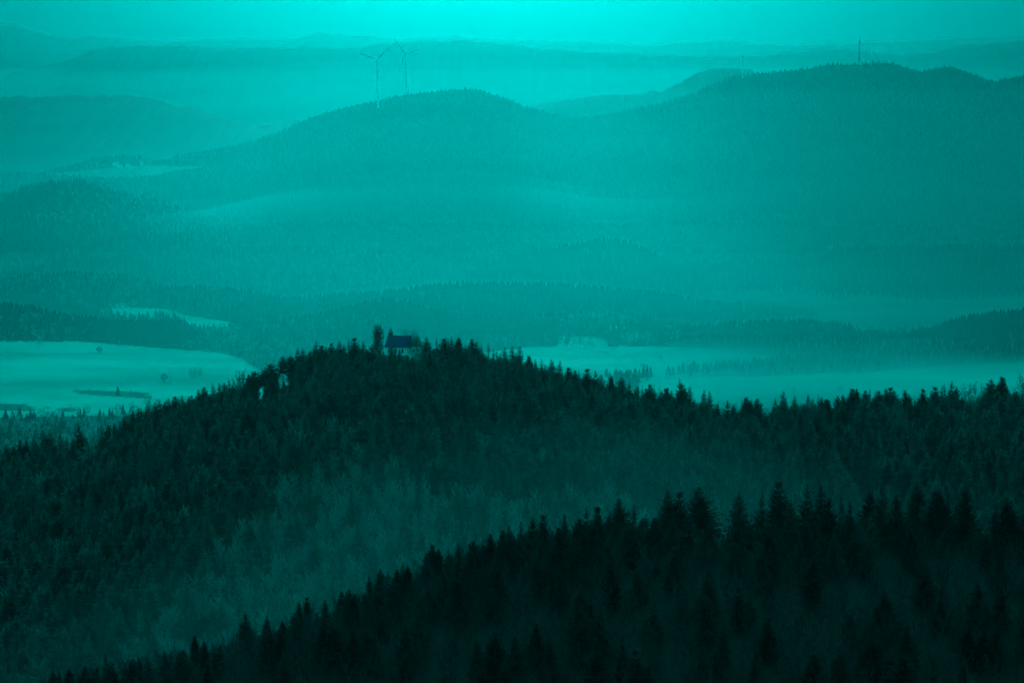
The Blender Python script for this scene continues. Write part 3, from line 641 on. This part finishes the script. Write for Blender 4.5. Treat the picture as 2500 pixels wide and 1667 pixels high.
# ---- woods of the valley and the far hills
def wood(hill, spacing, hmin, hmax, seed, label, front=1.0, back=40, bare=.15, bscale=.004, pale_below=None):
    a, b_ = [], []; r = random.Random(seed)
    for (x, y, z) in hill.scatter(spacing, front=front, back=back, seed=seed):
        low = pale_below is not None and z < pale_below+30*fbm(x*.003, y*.003, seed, 2)
        if r.random() < (.85 if low else bare+.9*fbm(x*bscale, y*bscale, seed, 2)): b_.append((x, y, z, r.uniform(hmin, hmax)*.8, r.uniform(1.0, 1.5)))
        else: a.append((x, y, z, r.uniform(hmin, hmax), r.uniform(.9, 1.4)))
    forest('forest', a, SRC_FAR, 'dark '+label); forest('forest', b_, SRC_FARB, 'pale leafless '+label)
wood(hill_7l, 6.5, 17, 22, 31, 'trees of the wood above the big meadow', bare=.10)
wood(hill_6, 8.5, 15, 21, 32, 'trees of the long rise across the valley', bare=-.12)
wood(hill_6a, 8.5, 15, 21, 33, 'trees of the hillock at the left edge', bare=.2)
wood(hill_7, 7.5, 15, 21, 34, 'trees of the knoll behind the chapel', bare=.08)
wood(hill_8, 7.5, 17, 23, 35, 'trees of the wooded hill right of the mist', bare=-.1)
wood(hill_5, 10, 15, 21, 36, 'trees of the hill beyond the valley', bare=-.3)
wood(hill_r, 12, 10, 16, 37, 'trees of the faint spur at the right', bare=.1)
wood(hill_l, 12, 10, 16, 38, 'trees of the low spur at the left', bare=.1)
wood(hill_turb, 12, 6, 10, 39, 'trees of the turbine hill', front=.95, back=60, bare=-9, pale_below=-425)  # pale low trees lighten the hill foot, standing in for brighter mist
fl, fb = [], []; r = random.Random(91)
for j in range(200):
    for i in range(150):
        x = -900+i*12+r.uniform(-5, 5); y = 2650+j*6+r.uniform(-3, 3)
        if (i+j) % 2: continue
        z = floor_z(x, y); px, py = to_pixel(x, y, z)
        if not -40 < px < 2540: continue
        qx = px+10*fbm(x*.01, y*.01, 8, 2); qy = py+2*fbm(x*.01, y*.01, 9, 2)
        if meadow(px, py, x, y): continue
        h = r.uniform(9, 17)
        if any(in_poly(px, py-h/(y*1.694e-4), f) for f in VF) and not any(in_poly(qx, qy, f) for f in HEDGE) and r.random() < .6: h *= .5
        if any(in_poly(qx, qy, f) for f in HEDGE): h = r.uniform(2, 4)
        (fb if r.random() < .45 else fl).append((x, y, z, h, r.uniform(1.0, 1.5)))
forest('forest', fl, SRC_FAR, 'dark copses on the valley floor around the meadows'); forest('forest', fb, SRC_FARB, 'pale leafless copses on the valley floor')

# ------------------------------------------------------------------ finding the ground a sight line meets
SURF = [hill_7l, hill_6, hill_6a, hill_7, hill_8]
def hit(px, py, surf=SURF, y0=2500, y1=5000, floor=True):
    Y = y0
    while Y < y1:
        p = ray_point(px, py, Y); g = floor_z(p.x, Y) if floor else -1e9
        for s in surf:
            if s.D-s.front < Y < s.D+s.back: g = max(g, s.height(p.x, Y))
        if p.z <= g: return Vector((p.x, Y, g))
        Y += 4
    return ray_point(px, py, y1)
FARB_P = [(o.data) for o in SRC_FARB.objects]
def lone(px, base, top, wf, mesh_i, label, kind='round', group=None):
    p = hit(px, base); h = (base-top)*p.y*1.694e-4
    if kind == 'round': pr = BARE[mesh_i % 5]
    elif kind == 'dark': pr = DARKR[mesh_i % 2]
    else: pr = MID['spruce'][0]
    return tree('round_tree' if kind != 'cone' else 'spruce_tree', pr, p, h, wf, label, 'tree', group, mesh_i*1.3)
def leafy(seed):
    V, F = far_round(seed, .33, 420); mb = MB(); mb.tube((0, 0, -.1), (0, 0, .5), .03, .02, 6)
    return finish(proto('leafy', (V[:-8], F[:420]), (mb.V, mb.F), M['foliage'], M['bark']))
DARKR = [leafy(700), leafy(701)]
DENSE = finish(proto('dense', *bare_tree(530, W=.34, t0=.1, limbs=18, twig=8, tw=.005), M['pale_bark'], M['pale_bark']))
BARE.append(DENSE)
def lone_pale(px, base, top, wf, label, group=None):
    p = hit(px, base); h = (base-top)*p.y*1.694e-4; tree('bare_tree', DENSE, p, h, wf, label, 'tree', group, px)
lone_pale(96, 842, 823, 1.2, 'pale round leafless tree at the top edge of the big meadow')
lone(243, 863, 845, 1.25, 0, 'dark round tree standing alone in the big meadow', 'dark')
for i, (x, b_, t_) in enumerate(((292, 850, 837), (298, 850, 838), (305, 851, 839))):
    lone_pale(x, b_, t_, .55, '%s of the three thin pale trees at the upper rim of the meadow' % ('leftmost', 'middle one', 'rightmost')[i] if i != 1 else 'middle one of the three thin pale trees at the upper rim of the meadow', 'thin pale trees at the meadow rim')
lone(401, 934, 911, 1.2, 1, 'faint grey round tree low in the big meadow near the ridge', 'dark')
lone_pale(417, 933, 921, .45, 'small whitish bush right of the faint round tree in the meadow')
lone(240, 772, 752, .9, 3, 'dark cone-shaped spruce standing alone in the upper field', 'cone')
lone(380, 770, 762, 1.6, 1, 'low dark bush in the upper field', 'dark')
lone(1613, 878, 867, 1.3, 0, 'small dark bush in the misty field left of the grove', 'dark')
for i, x in enumerate((466, 476, 488)):
    lone_pale(x, 925, 903-i*2, .9, '%s pale leafless tree beside the meadow, behind the chapel ridge' % ('nearest left', 'middle', 'furthest right')[i], 'pale trees beside the lower meadow')
for i, (x, t_) in enumerate(((1430, 768), (1447, 766), (1463, 766), (1479, 765), (1494, 768), (1516, 770), (1535, 773), (1552, 777))):
    lone_pale(x, 796, t_, 1.0, '%s from the left in the row of pale leafless trees above the small field' % nth(i+1), 'row of pale leafless trees above the small field')
lone_pale(1938, 965, 945, 1.0, 'round pale tree in the mist above the ridge, right of the middle')
lone_pale(2053, 962, 943, 1.5, 'wide pale tree in the mist at the end of the thin track')
lone_pale(614, 797, 786, .9, 'small whitish tree on the wooded rise left of the chapel')
lone_pale(658, 756, 746, 1.0, 'whitish tree high on the wooded rise left of the chapel')
lone_pale(583, 812, 792, .6, 'slim pale leafless tree right of the upper fields')

# ------------------------------------------------------------------ chapel
def chapel():
    base = ray_point(985, 866, 1646.0); k = 1646*1.694e-4
    root = empty('chapel', (base.x, base.y, base.z), R_(-2))
    def X(px): return (px-985)*k
    def Z(py): return (866-py)*k
    d = 4.6; eave = Z(845); ridge = Z(818.5); x0, x1 = X(941.5), X(1005)
    mb = MB(); mb.box(x0+.5, -d, -3.0, x1-.3, d, eave); mb.build('wall', M['plaster'], root)
    def roof(name, a0, a1, r0, r1, dd, ze, zr, mat, th=.25):
        m = MB(); ov = .35
        lo = [(a0, -dd-ov, ze), (a1, -dd-ov, ze), (a1, dd+ov, ze), (a0, dd+ov, ze)]; hi = [(r0, 0, zr), (r1, 0, zr)]
        V = lo+hi+[(x, y, z-th) for x, y, z in lo]
        F = [(0, 1, 5, 4), (2, 3, 4, 5), (1, 2, 5), (3, 0, 4), (6, 9, 8, 7), (0, 6, 7, 1), (1, 7, 8, 2), (2, 8, 9, 3), (3, 9, 6, 0)]
        m.V = [Vector(v) for v in V]; m.F = F
        return m.build(name, mat, root)
    rf = roof('roof', X(940), X(1006), X(946.5), X(1005.5), d, eave, ridge, M['slate'])
    m = MB(); m.box(X(946.5), -.16, ridge-.06, X(1005.5), .16, ridge+.12); m.build('ridge_cap', M['slate'], rf)
    # choir, lower and narrower, with a hipped end
    ce = Z(842.5); cr = Z(825)
    m = MB(); m.box(x1-.297, -3.6, -3.0, X(1031), 3.4, ce); m.build('choir_wall', M['plaster'], root)
    r_ = roof('choir_roof', X(1005)+.02, X(1033), X(1004)+.02, X(1024), 3.6, ce, cr, M['shingle'])
    # bell turret on the ridge
    b0, b1 = X(948.2), X(959.2); hw = (b1-b0)/2; cx = (b0+b1)/2; zt = Z(810.5)
    m = MB(); m.box(b0, -hw, ridge-3.2, b1, hw, zt); bt = m.build('bell_turret', M['shingle'], root)
    m = MB()
    for s in (-1, 1):
        m.box(cx-.45, s*hw-.04 if s > 0 else -hw-.04, zt-1.9, cx+.45, s*hw+.04 if s > 0 else -hw+.04, zt-.5)
    m.build('louvre', M['glass'], bt)
    m = MB(); e = hw+.22; z1 = Z(796.5)
    prof = [(e, zt), (e*.62, zt+.9), (e*.36, zt+2.0), (.03, z1)]; n = 8
    ring = []
    for rr, z in prof:
        b = len(m.V)
        for i in range(n):
            a = 2*math.pi*(i+.5)/n; q = rr/math.cos(math.pi/8) if rr > .05 else rr
            m.V.append(Vector((cx+q*math.cos(a), q*math.sin(a), z)))
        ring.append(b)
    for j in range(3):
        for i in range(n): m.F.append((ring[j]+i, ring[j]+(i+1) % n, ring[j+1]+(i+1) % n, ring[j+1]+i))
    m.F.append(tuple(ring[0]+i for i in range(n-1, -1, -1))); sp = m.build('spire', M['copper'], root)
    m = MB(); m.tube((cx, 0, z1-.2), (cx, 0, z1+1.0), .05, .04, 5, True); m.box(cx-.3, -.04, z1+.5, cx+.3, .04, z1+.6); m.build('cross', M['steel'], sp)
    # arched windows along the nave, each with its frame and glass
    for px in (951, 967.5, 984):
        xc = X(px); zb, zs = Z(859), Z(849.5); hw2 = .55
        pts = [(xc-hw2, zb), (xc+hw2, zb), (xc+hw2, zs)]+[(xc+hw2*math.cos(a), zs+hw2*math.sin(a)) for a in np.linspace(0, math.pi, 9)[1:-1]]+[(xc-hw2, zs)]
        m = MB(); m.poly([(x, -d-.012, z) for x, z in pts]); wn = m.build('window', M['glass'], root)
        m = MB(); q = len(pts)
        for i in range(q):
            a, b = pts[i], pts[(i+1) % q]; m.tube((a[0], -d-.03, a[1]), (b[0], -d-.03, b[1]), .08, .08, 5)
        m.build('frame', M['stone'], wn)
    for px in (1012, 1021):
        xc = X(px); m = MB(); m.box(xc-.4, -3.64, Z(857), xc+.4, -3.595, Z(849)); m.build('window', M['glass'], root)
    m = MB(); m.box(X(1031)+.0, -.6, 0, X(1031)+.06, .6, 2.3); m.build('door', M['steel'], root)
    m = MB(); m.box(x0+.38, -d-.12, -3.2, x1-.2, d+.12, Z(865.4)); m.build('plinth', M['stone'], root)
    for px in (943.5, 1003.5):
        xc = X(px); m = MB(); V = [(xc-.45, -d, -3), (xc+.45, -d, -3), (xc+.45, -d-1.2, -3), (xc-.45, -d-1.2, -3), (xc-.45, -d, eave*.8), (xc+.45, -d, eave*.8), (xc+.45, -d-.35, eave*.62), (xc-.45, -d-.35, eave*.62)]
        m.V = [Vector(v) for v in V]; m.F = [(3, 2, 6, 7), (0, 4, 5, 1), (1, 5, 6, 2), (0, 3, 7, 4), (4, 7, 6, 5)]; m.build('buttress', M['plaster'], root)
    tag(root, 'white chapel with dark blue slate roof and small belfry spire crowning the ridge', 'chapel')
chapel()

# ------------------------------------------------------------------ wind turbines
def turbine(px_b, py_b, Y, hub_px, hub_py, tips, label, yaw):
    base = ray_point(px_b, py_b, Y); g = hill_turb.height(base.x, Y)
    hub = ray_point(hub_px, hub_py, Y); H = hub.z-g
    root = empty('wind_turbine', (base.x, Y, g)); lx = hub.x-base.x
    m = MB(); prev = None
    segs = [(0, 2.9), (.25, 2.5), (.5, 2.15), (.75, 1.85), (1, 1.55)]
    for (a, ra), (b, rb) in zip(segs, segs[1:]): m.tube((lx*a, 0, H*a-(6 if a == 0 else 0)), (lx*b, 0, H*b-1.5), ra, rb, 20)
    me = m.mesh('tower'); me.polygons.foreach_set('use_smooth', [True]*len(me.polygons)); link('tower', me, M['white_paint'], root)
    m = MB(); m.tube((0, 0, 0), (0, 0, 3.5), 4.6, 4.0, 18, True); m.build('base', M['stone'], root)
    top = Vector((lx, 0, H)); fw = Vector((math.sin(yaw), -math.cos(yaw), 0)); sd = Vector((fw.y, -fw.x, 0))*-1
    m = MB(); m.tube(top-fw*7, top+fw*3.4, 2.1, 1.9, 10, True); m.build('nacelle', M['white_paint'], root)
    hb = MB(); hb.tube(top+fw*3.4, top+fw*5.0, 1.8, 1.5, 12); hb.tube(top+fw*5.0, top+fw*6.4, 1.5, .3, 12, True); hb.build('hub', M['white_paint'], root)
    c = top+fw*4.4
    for tx, ty in tips:
        t = ray_point(tx, ty, Y)-hub; ang = math.atan2(t.z, t.x); L = 43.5
        u = (Vector((1, 0, 0))*math.cos(ang)+Vector((0, 0, 1))*math.sin(ang)); v = fw.cross(u).normalized(); u = v.cross(fw).normalized()
        V = []; F = []; st = [(0, .9, .9), (.06, .9, .8), (.18, 1.9, .55), (.4, 1.45, .32), (.7, .95, .2), (.93, .5, .1), (1, .12, .05)]
        for s, ch, th in st:
            p = c+u*(L*s)+fw*(1.2*s*s); b = len(V)
            V += [p+v*ch*1.1, p+fw*th, p-v*ch*.9, p-fw*th]
        for j in range(len(st)-1):
            for i in range(4): F.append((4*j+i, 4*j+(i+1) % 4, 4*j+4+(i+1) % 4, 4*j+4+i))
        F.append((3, 2, 1, 0)); F.append(tuple(4*(len(st)-1)+i for i in range(4)))
        link('blade', mk_mesh('blade', V, F), M['white_paint'], root)
    tag(root, label, 'wind turbine', 'wind turbines on the wooded hill')
turbine(923.5, 245, 5840, 919, 145.5, [(879.5, 130.5), (951.8, 116.7), (926, 189)], 'left wind turbine, its tower foot standing in front of the treeline', R_(6))
turbine(993.5, 232, 5960, 988.6, 130.5, [(961.6, 96), (1030, 120.2), (977, 170)], 'right wind turbine, its tower foot hidden behind the hilltop', R_(6))

# ------------------------------------------------------------------ masts on the right-hand hilltop
def lattice(px, py_top, py_base, Y, w0, w1, label, name='lattice_mast'):
    t = ray_point(px, py_top, Y); b = ray_point(px, py_base, Y); g = min(b.z, hill_turb.height(b.x, Y)); H = t.z-g
    root = empty(name, (b.x, Y, g)); m = MB(); n = 12
    def cor(i, f):
        q = (w0+(w1-w0)*f)/2; return Vector(((q, q), (-q, q), (-q, -q), (q, -q))[i % 4]+(H*.86*f,))
    for i in range(4): m.tube(cor(i, 0)-Vector((0, 0, 3)), cor(i, 1), .28, .2, 5)
    for k in range(n):
        for i in range(4):
            m.tube(cor(i, k/n), cor(i+1, (k+1)/n), .13, .13, 3); m.tube(cor(i+1, k/n), cor(i, (k+1)/n), .13, .13, 3); m.tube(cor(i, (k+1)/n), cor(i+1, (k+1)/n), .13, .13, 3)
    m.build('lattice', M['steel'], root)
    m = MB(); m.tube((0, 0, H*.84), (0, 0, H), .35, .22, 8, True); m.build('aerial', M['steel'], root)
    for f, rr in ((.94, 1.3), (.80, 1.7), (.73, 1.5), (.28, 2.4), (.20, 2.0)):
        m = MB(); m.tube((0, 0, H*f-1.1), (0, 0, H*f+1.1), rr, rr, 12, True); m.build('antenna_ring', M['steel'], root)
    for f, a in ((.25, .2), (.31, 2.4), (.62, 3.6)):
        d = Vector((math.cos(a), math.sin(a), 0)); c0 = Vector((0, 0, H*f))+d*1.6
        m = MB(); m.tube(c0, c0+d*.8, 1.4, 1.5, 14, True); m.build('dish', M['white_paint'], root)
    tag(root, label, 'radio mast')
lattice(2097.7, 88, 146, 5900, 4.6, 2.0, 'tall dark lattice radio mast with antenna rings on the right hilltop')
def pole_mast(px, py_top, py_base, Y, r0, r1, label, head=True):
    t = ray_point(px, py_top, Y); b = ray_point(px, py_base, Y); g = min(b.z, hill_turb.height(b.x, Y)); H = t.z-g
    root = empty('pole_mast', (b.x, Y, g)); m = MB(); m.tube((0, 0, -2), (0, 0, H*.96), r0, r1, 12, True); m.build('pole', M['white_paint'], root)
    if head:
        m = MB(); m.tube((0, 0, H*.93), (0, 0, H), r1*1.7, r1*1.5, 12, True); m.build('antenna', M['steel'], root)
        for a in (.3, 2.4, 4.4):
            m = MB(); d = Vector((math.cos(a), math.sin(a), 0)); m.tube(Vector((0, 0, H*.86))+d*1.2, Vector((0, 0, H*.92))+d*1.2, .3, .3, 6, True); m.build('panel_antenna', M['white_paint'], root)
    tag(root, label, 'radio mast')
pole_mast(1813, 137, 185, 5880, 1.3, .8, 'slim white mast alone on the slope left of the hilltop')
pole_mast(2102, 128.5, 146, 5880, .9, .5, 'short white mast right beside the tall lattice mast')
pole_mast(2128, 111, 142, 5890, .7, .18, 'thin needle-like mast right of the tall lattice mast', False)

# ------------------------------------------------------------------ farmhouses and barns
def house(px, py, w_, d_, hwall, hroof, rz, label, name='farmhouse', surf=None, floor=True, wins=3):
    p = hit(px, py, surf or SURF, floor=floor, y1=6000) if surf is None else hit(px, py, surf, 4300, 6100, floor)
    root = empty(name, p, rz); w2, d2 = w_/2, d_/2
    m = MB(); m.box(-w2, -d2, -2, w2, d2, hwall)
    b = len(m.V); m.V += [Vector(v) for v in ((-w2, -d2, hwall), (-w2, d2, hwall), (-w2, 0, hwall+hroof), (w2, -d2, hwall), (w2, d2, hwall), (w2, 0, hwall+hroof))]
    m.F += [(b, b+2, b+1), (b+3, b+4, b+5)]; m.build('wall', M['plaster'], root)
    m = MB(); o = .5
    for s in (-1, 1):
        a = [(-w2-o, s*(d2+o), hwall-.25), (w2+o, s*(d2+o), hwall-.25), (w2+o, 0, hwall+hroof+.12), (-w2-o, 0, hwall+hroof+.12)]
        bb_ = [(x, y, z+.28) for x, y, z in a]; i = len(m.V); m.V += [Vector(v) for v in a+bb_]
        m.F += [(i, i+1, i+2, i+3), (i+7, i+6, i+5, i+4), (i, i+4, i+5, i+1), (i+1, i+5, i+6, i+2), (i+3, i+7, i+4, i)]
    rf = m.build('roof', M['farm_roof'], root)
    m = MB(); m.box(w2*.4, -.4, hwall+hroof-1, w2*.4+.8, .4, hwall+hroof+1.2); m.build('chimney', M['stone'], rf)
    for k in range(wins):
        x = -w2+w_*(k+.6)/(wins+.2); m = MB(); m.box(x-.45, -d2-.03, 1, x+.45, -d2+.02, 2.3); m.build('window', M['glass'], root)
    m = MB(); m.box(w2-.9, -d2-.04, 0, w2-.1, -d2+.02, 2.1); m.build('door', M['steel'], root)
    tag(root, label, 'house' if name == 'farmhouse' else 'barn')
HT = [hill_turb, hill_l]
house(283, 405, 13, 9, 5, 4, .5, 'leftmost pale farmhouse in the high clearing at the left', surf=HT)
house(292, 410, 11, 8, 4, 3, -.2, 'second pale farmhouse, just below the leftmost one in the high clearing', surf=HT)
house(314, 410, 12, 8, 4, 3.5, .1, 'third pale farmhouse along the high clearing', surf=HT)
house(345, 404, 9, 8, 6, 4, .0, 'rightmost pale farmhouse in the high clearing', surf=HT)
house(306, 751, 12, 8, 4, 3.4, .3, 'pale farmhouse at the top edge of the upper field')
house(290, 750, 8, 6, 3, 2.6, .1, 'small shed left of the upper field farmhouse', name='barn', wins=1)
house(497, 817, 9, 7, 3.4, 2.6, .1, 'small pale farmhouse in the lower right corner of the second upper field')
house(1406, 846, 24, 8, 2.6, 2.6, .05, 'long low white barn at the far edge of the misty field', name='barn')
house(1443, 845, 8, 6, 3, 2.4, .2, 'small pale house right of the long white barn')
house(1476, 845, 9, 6, 2.6, 2.2, .0, 'pale shed at the left end of the dark wooded hill', name='barn', wins=1)
house(1573, 899, 10, 7, 2.6, 2.6, .1, 'lone bright white shed in the middle of the mist', name='barn', wins=1)

# ------------------------------------------------------------------ tracks
def track(name, pts, wd, label, surf=SURF):
    P = []
    for (a, b) in zip(pts, pts[1:]):
        for k in range(8): P.append((a[0]+(b[0]-a[0])*k/8, a[1]+(b[1]-a[1])*k/8))
    W = [hit(x, y, surf) for x, y in P]; V = []; F = []
    for i, p in enumerate(W):
        d = (W[min(i+1, len(W)-1)]-W[max(i-1, 0)]); d.z = 0
        if d.length < 1e-6: d = Vector((1, 0, 0))
        s = Vector((-d.y, d.x, 0)).normalized()*wd/2
        for q in (p-s, p+s): V.append((q.x, q.y, p.z+.35))
    n = len(W)
    for i in range(n-1): F.append((2*i, 2*i+1, 2*i+3, 2*i+2))
    tag(link(name, mk_mesh(name, V, F), M['track']), label, kind='structure')
track('path', [(262, 771), (285, 763), (305, 758), (315, 754), (310, 751)], 3.5, 'pale farm track winding up the upper field')
track('path', [(2060, 935), (2120, 925), (2180, 917), (2260, 905), (2330, 896)], 3.0, 'thin pale track crossing the mist at the right')
#@@END@@

# ------------------------------------------------------------------ air
def volume_mat(name, dens, g, col):
    m = bpy.data.materials.new(name); m.use_nodes = True; t = m.node_tree
    t.nodes.remove(t.nodes['Principled BSDF'])
    v = t.nodes.new('ShaderNodeVolumePrincipled'); v.inputs['Color'].default_value = (*col, 1)
    v.inputs['Density'].default_value = dens; v.inputs['Anisotropy'].default_value = g
    t.links.new(v.outputs[0], t.nodes['Material Output'].inputs['Volume'])
    return m
AIR = [(-330, 5600, 5.0e-5), (-275, 5650, 3.2e-5), (-220, 5700, 2.6e-5), (-165, 5750, 2.4e-5), (-105, 5800, 2.2e-5)]; MIST_L = 1.6e-4; MIST_D = 4.5e-4; MIST_B = 3.0e-4
HAZE = dict(d=1.1e-5, g=.88, col=(.0, 1.0, 1.0))
mb = MB(); mb.box(-16000, -6500, -760, 16000, 14150, 80)
tag(mb.build("haze", volume_mat("haze", HAZE["d"], HAZE["g"], HAZE["col"])), 'teal haze filling the air over hills and valley', kind='stuff')

def mist(name, y0, y1, top, mat, label, x0=-3500, x1=3500, nx=30, ny=24, bottom=-560):
    """A closed body of mist: flat hidden underside, softly rolling top, tapering to nothing at its near edge."""
    xs = np.linspace(x0, x1, nx); ys = np.linspace(y0, y1, ny); V = []; F = []
    for y in ys:
        for x in xs: V.append((x, y, max(top(x, y), bottom+1)))
    for y in ys:
        for x in xs: V.append((x, y, bottom))
    n = nx*ny; I = lambda j, i: j*nx+i
    for j in range(ny-1):
        for i in range(nx-1):
            F.append((I(j, i), I(j, i+1), I(j+1, i+1), I(j+1, i)))
            F.append((n+I(j, i), n+I(j+1, i), n+I(j+1, i+1), n+I(j, i+1)))
    for i in range(nx-1):
        F.append((n+I(0, i), n+I(0, i+1), I(0, i+1), I(0, i))); F.append((I(ny-1, i), I(ny-1, i+1), n+I(ny-1, i+1), n+I(ny-1, i)))
    for j in range(ny-1):
        F.append((I(j, 0), I(j+1, 0), n+I(j+1, 0), n+I(j, 0))); F.append((n+I(j, nx-1), n+I(j+1, nx-1), I(j+1, nx-1), I(j, nx-1)))
    tag(link(name, mk_mesh(name, V, F), mat), label, kind='stuff')
def layer_top(z, y_end, seed):
    """One layer of the air over the valley; together the layers thin out with height."""
    def f(x, y):
        e = max(0.0, (abs(x) if x < 0 else .3*x)/y - .08)/.13  # sideways falloff: mist shaped thinner there to darken the frame edges
        t = float(np.interp(y, [2300, 2900, y_end-900, y_end, y_end+400, 9000], [-500, z-20, z, z-5, z-330, -520]))
        return t - 45*min(1.3, e) + 26*fbm(x*.0010, y*.0014, seed, 3)
    return f
def top_low(x, y):
    return float(np.interp(y, [2400, 2900, 3700, 4300, 4700, 4900], [-500, -395, -390, -388, -395, -430])) - 70*min(1.3, max(0.0, (abs(x) if x < 0 else .8*x)/y - .08)/.13) + 16*fbm(x*.0016, y*.002, 45, 3)  # top also sinks towards the sides, shaped for dimmer frame edges
for k, (z, ye, dn) in enumerate(AIR):
    mist('valley_mist', 2300, 8600, layer_top(z, ye, 41+k), volume_mat('mist_%d' % k, dn, .87, HAZE['col']), '%s layer of thin mist over the valley' % ('lowest', 'second', 'third', 'fourth', 'topmost')[k], nx=30, ny=24)
mist('low_mist', 2400, 4900, top_low, volume_mat('low_mist', MIST_L, .87, HAZE['col']), 'denser mist low in the valley between the hills', nx=40, ny=30)
def top_b(x, y):
    return float(np.interp(x, [-420, -240, -90, 60, 220, 450], [-400, -320, -250, -258, -284, -302])) + 10*fbm(x*.006, y*.006, 43, 3)
mist('hollow_mist', 930, 1640, top_b, volume_mat('thin_mist', MIST_B, .83, HAZE['col']), 'thin mist in the hollow between the chapel hill and the near ridge', x0=-700, x1=700, bottom=-520)

def pocket(y0, y1, z, x0, x1, dens, label, seed, amp=8, taper=260):
    """Mist lying in one of the side valleys, just behind a ridge."""
    def top(x, y):
        q = min(1.0, (x-x0)/taper, (x1-x)/taper); u = min(1.0, (y-y0)/((y1-y0)*.25))
        zz = z(x) if callable(z) else z
        return zz + amp*fbm(x*.003, y*.004, seed, 3) - 70*(1-max(0, q))**2 - 25*(1-max(0, u))
    mist('mist_bank', y0, y1, top, volume_mat('mist_bank_%d' % seed, dens, .86, HAZE['col']), label, x0=x0, x1=x1, nx=40, ny=10, bottom=-575)
def top_drape(x, y):
    e = max(0.0, (abs(x) if x < 0 else .8*x)/y - .10)/.13  # mist thinned sideways here too, darkening the frame edges
    g = max(hill_turb.height(x, y), -520.0)
    return g + float(np.interp(y, [4720, 4850, 5050, 5250, 5450], [75, 100, 48, 8, -14]))*(1-.35*min(1, e)) + 10*fbm(x*.003, y*.003, 61, 3)
mist('mist_bank', 4720, 5570, top_drape, volume_mat('hill_mist', MIST_D, .87, HAZE['col']), 'mist hugging the foot and front slope of the turbine hill', x0=-2300, x1=2300, nx=70, ny=24)
pocket(4720, 5050, -428, -1900, 1900, 1.7e-3, 'mist bank lying behind the hill beyond the valley', 51, 8, 500)
pocket(4160, 4560, -447, -1300, 1300, 1.3e-3, 'mist bank behind the long wooded rise', 52)
pocket(3830, 4060, -462, -1200, 1200, 1.4e-3, 'thin mist bank behind the wooded knoll', 53)
pocket(2900, 3600, -482, 60, 1250, 9e-3, 'ground mist over the fields at the right', 54, 7)
pocket(2900, 3600, -494, -1200, -250, 1.2e-3, 'ground mist over the big meadow at the left', 55, 7)
mist('far_haze', 1850, 14100, lambda x, y: float(np.interp(y, [1850, 2300, 3200], [-330, -200, 78])), volume_mat("far_haze", 1.85e-5, HAZE['g'], HAZE['col']), 'thicker air over the country beyond the chapel hill', x0=-15900, x1=15900, nx=4, ny=40, bottom=-755)
pocket(8500, 10300, -225, -3200, 3200, 4.5e-5, 'haze pooled in front of the second far ridge', 57, 20, 900)
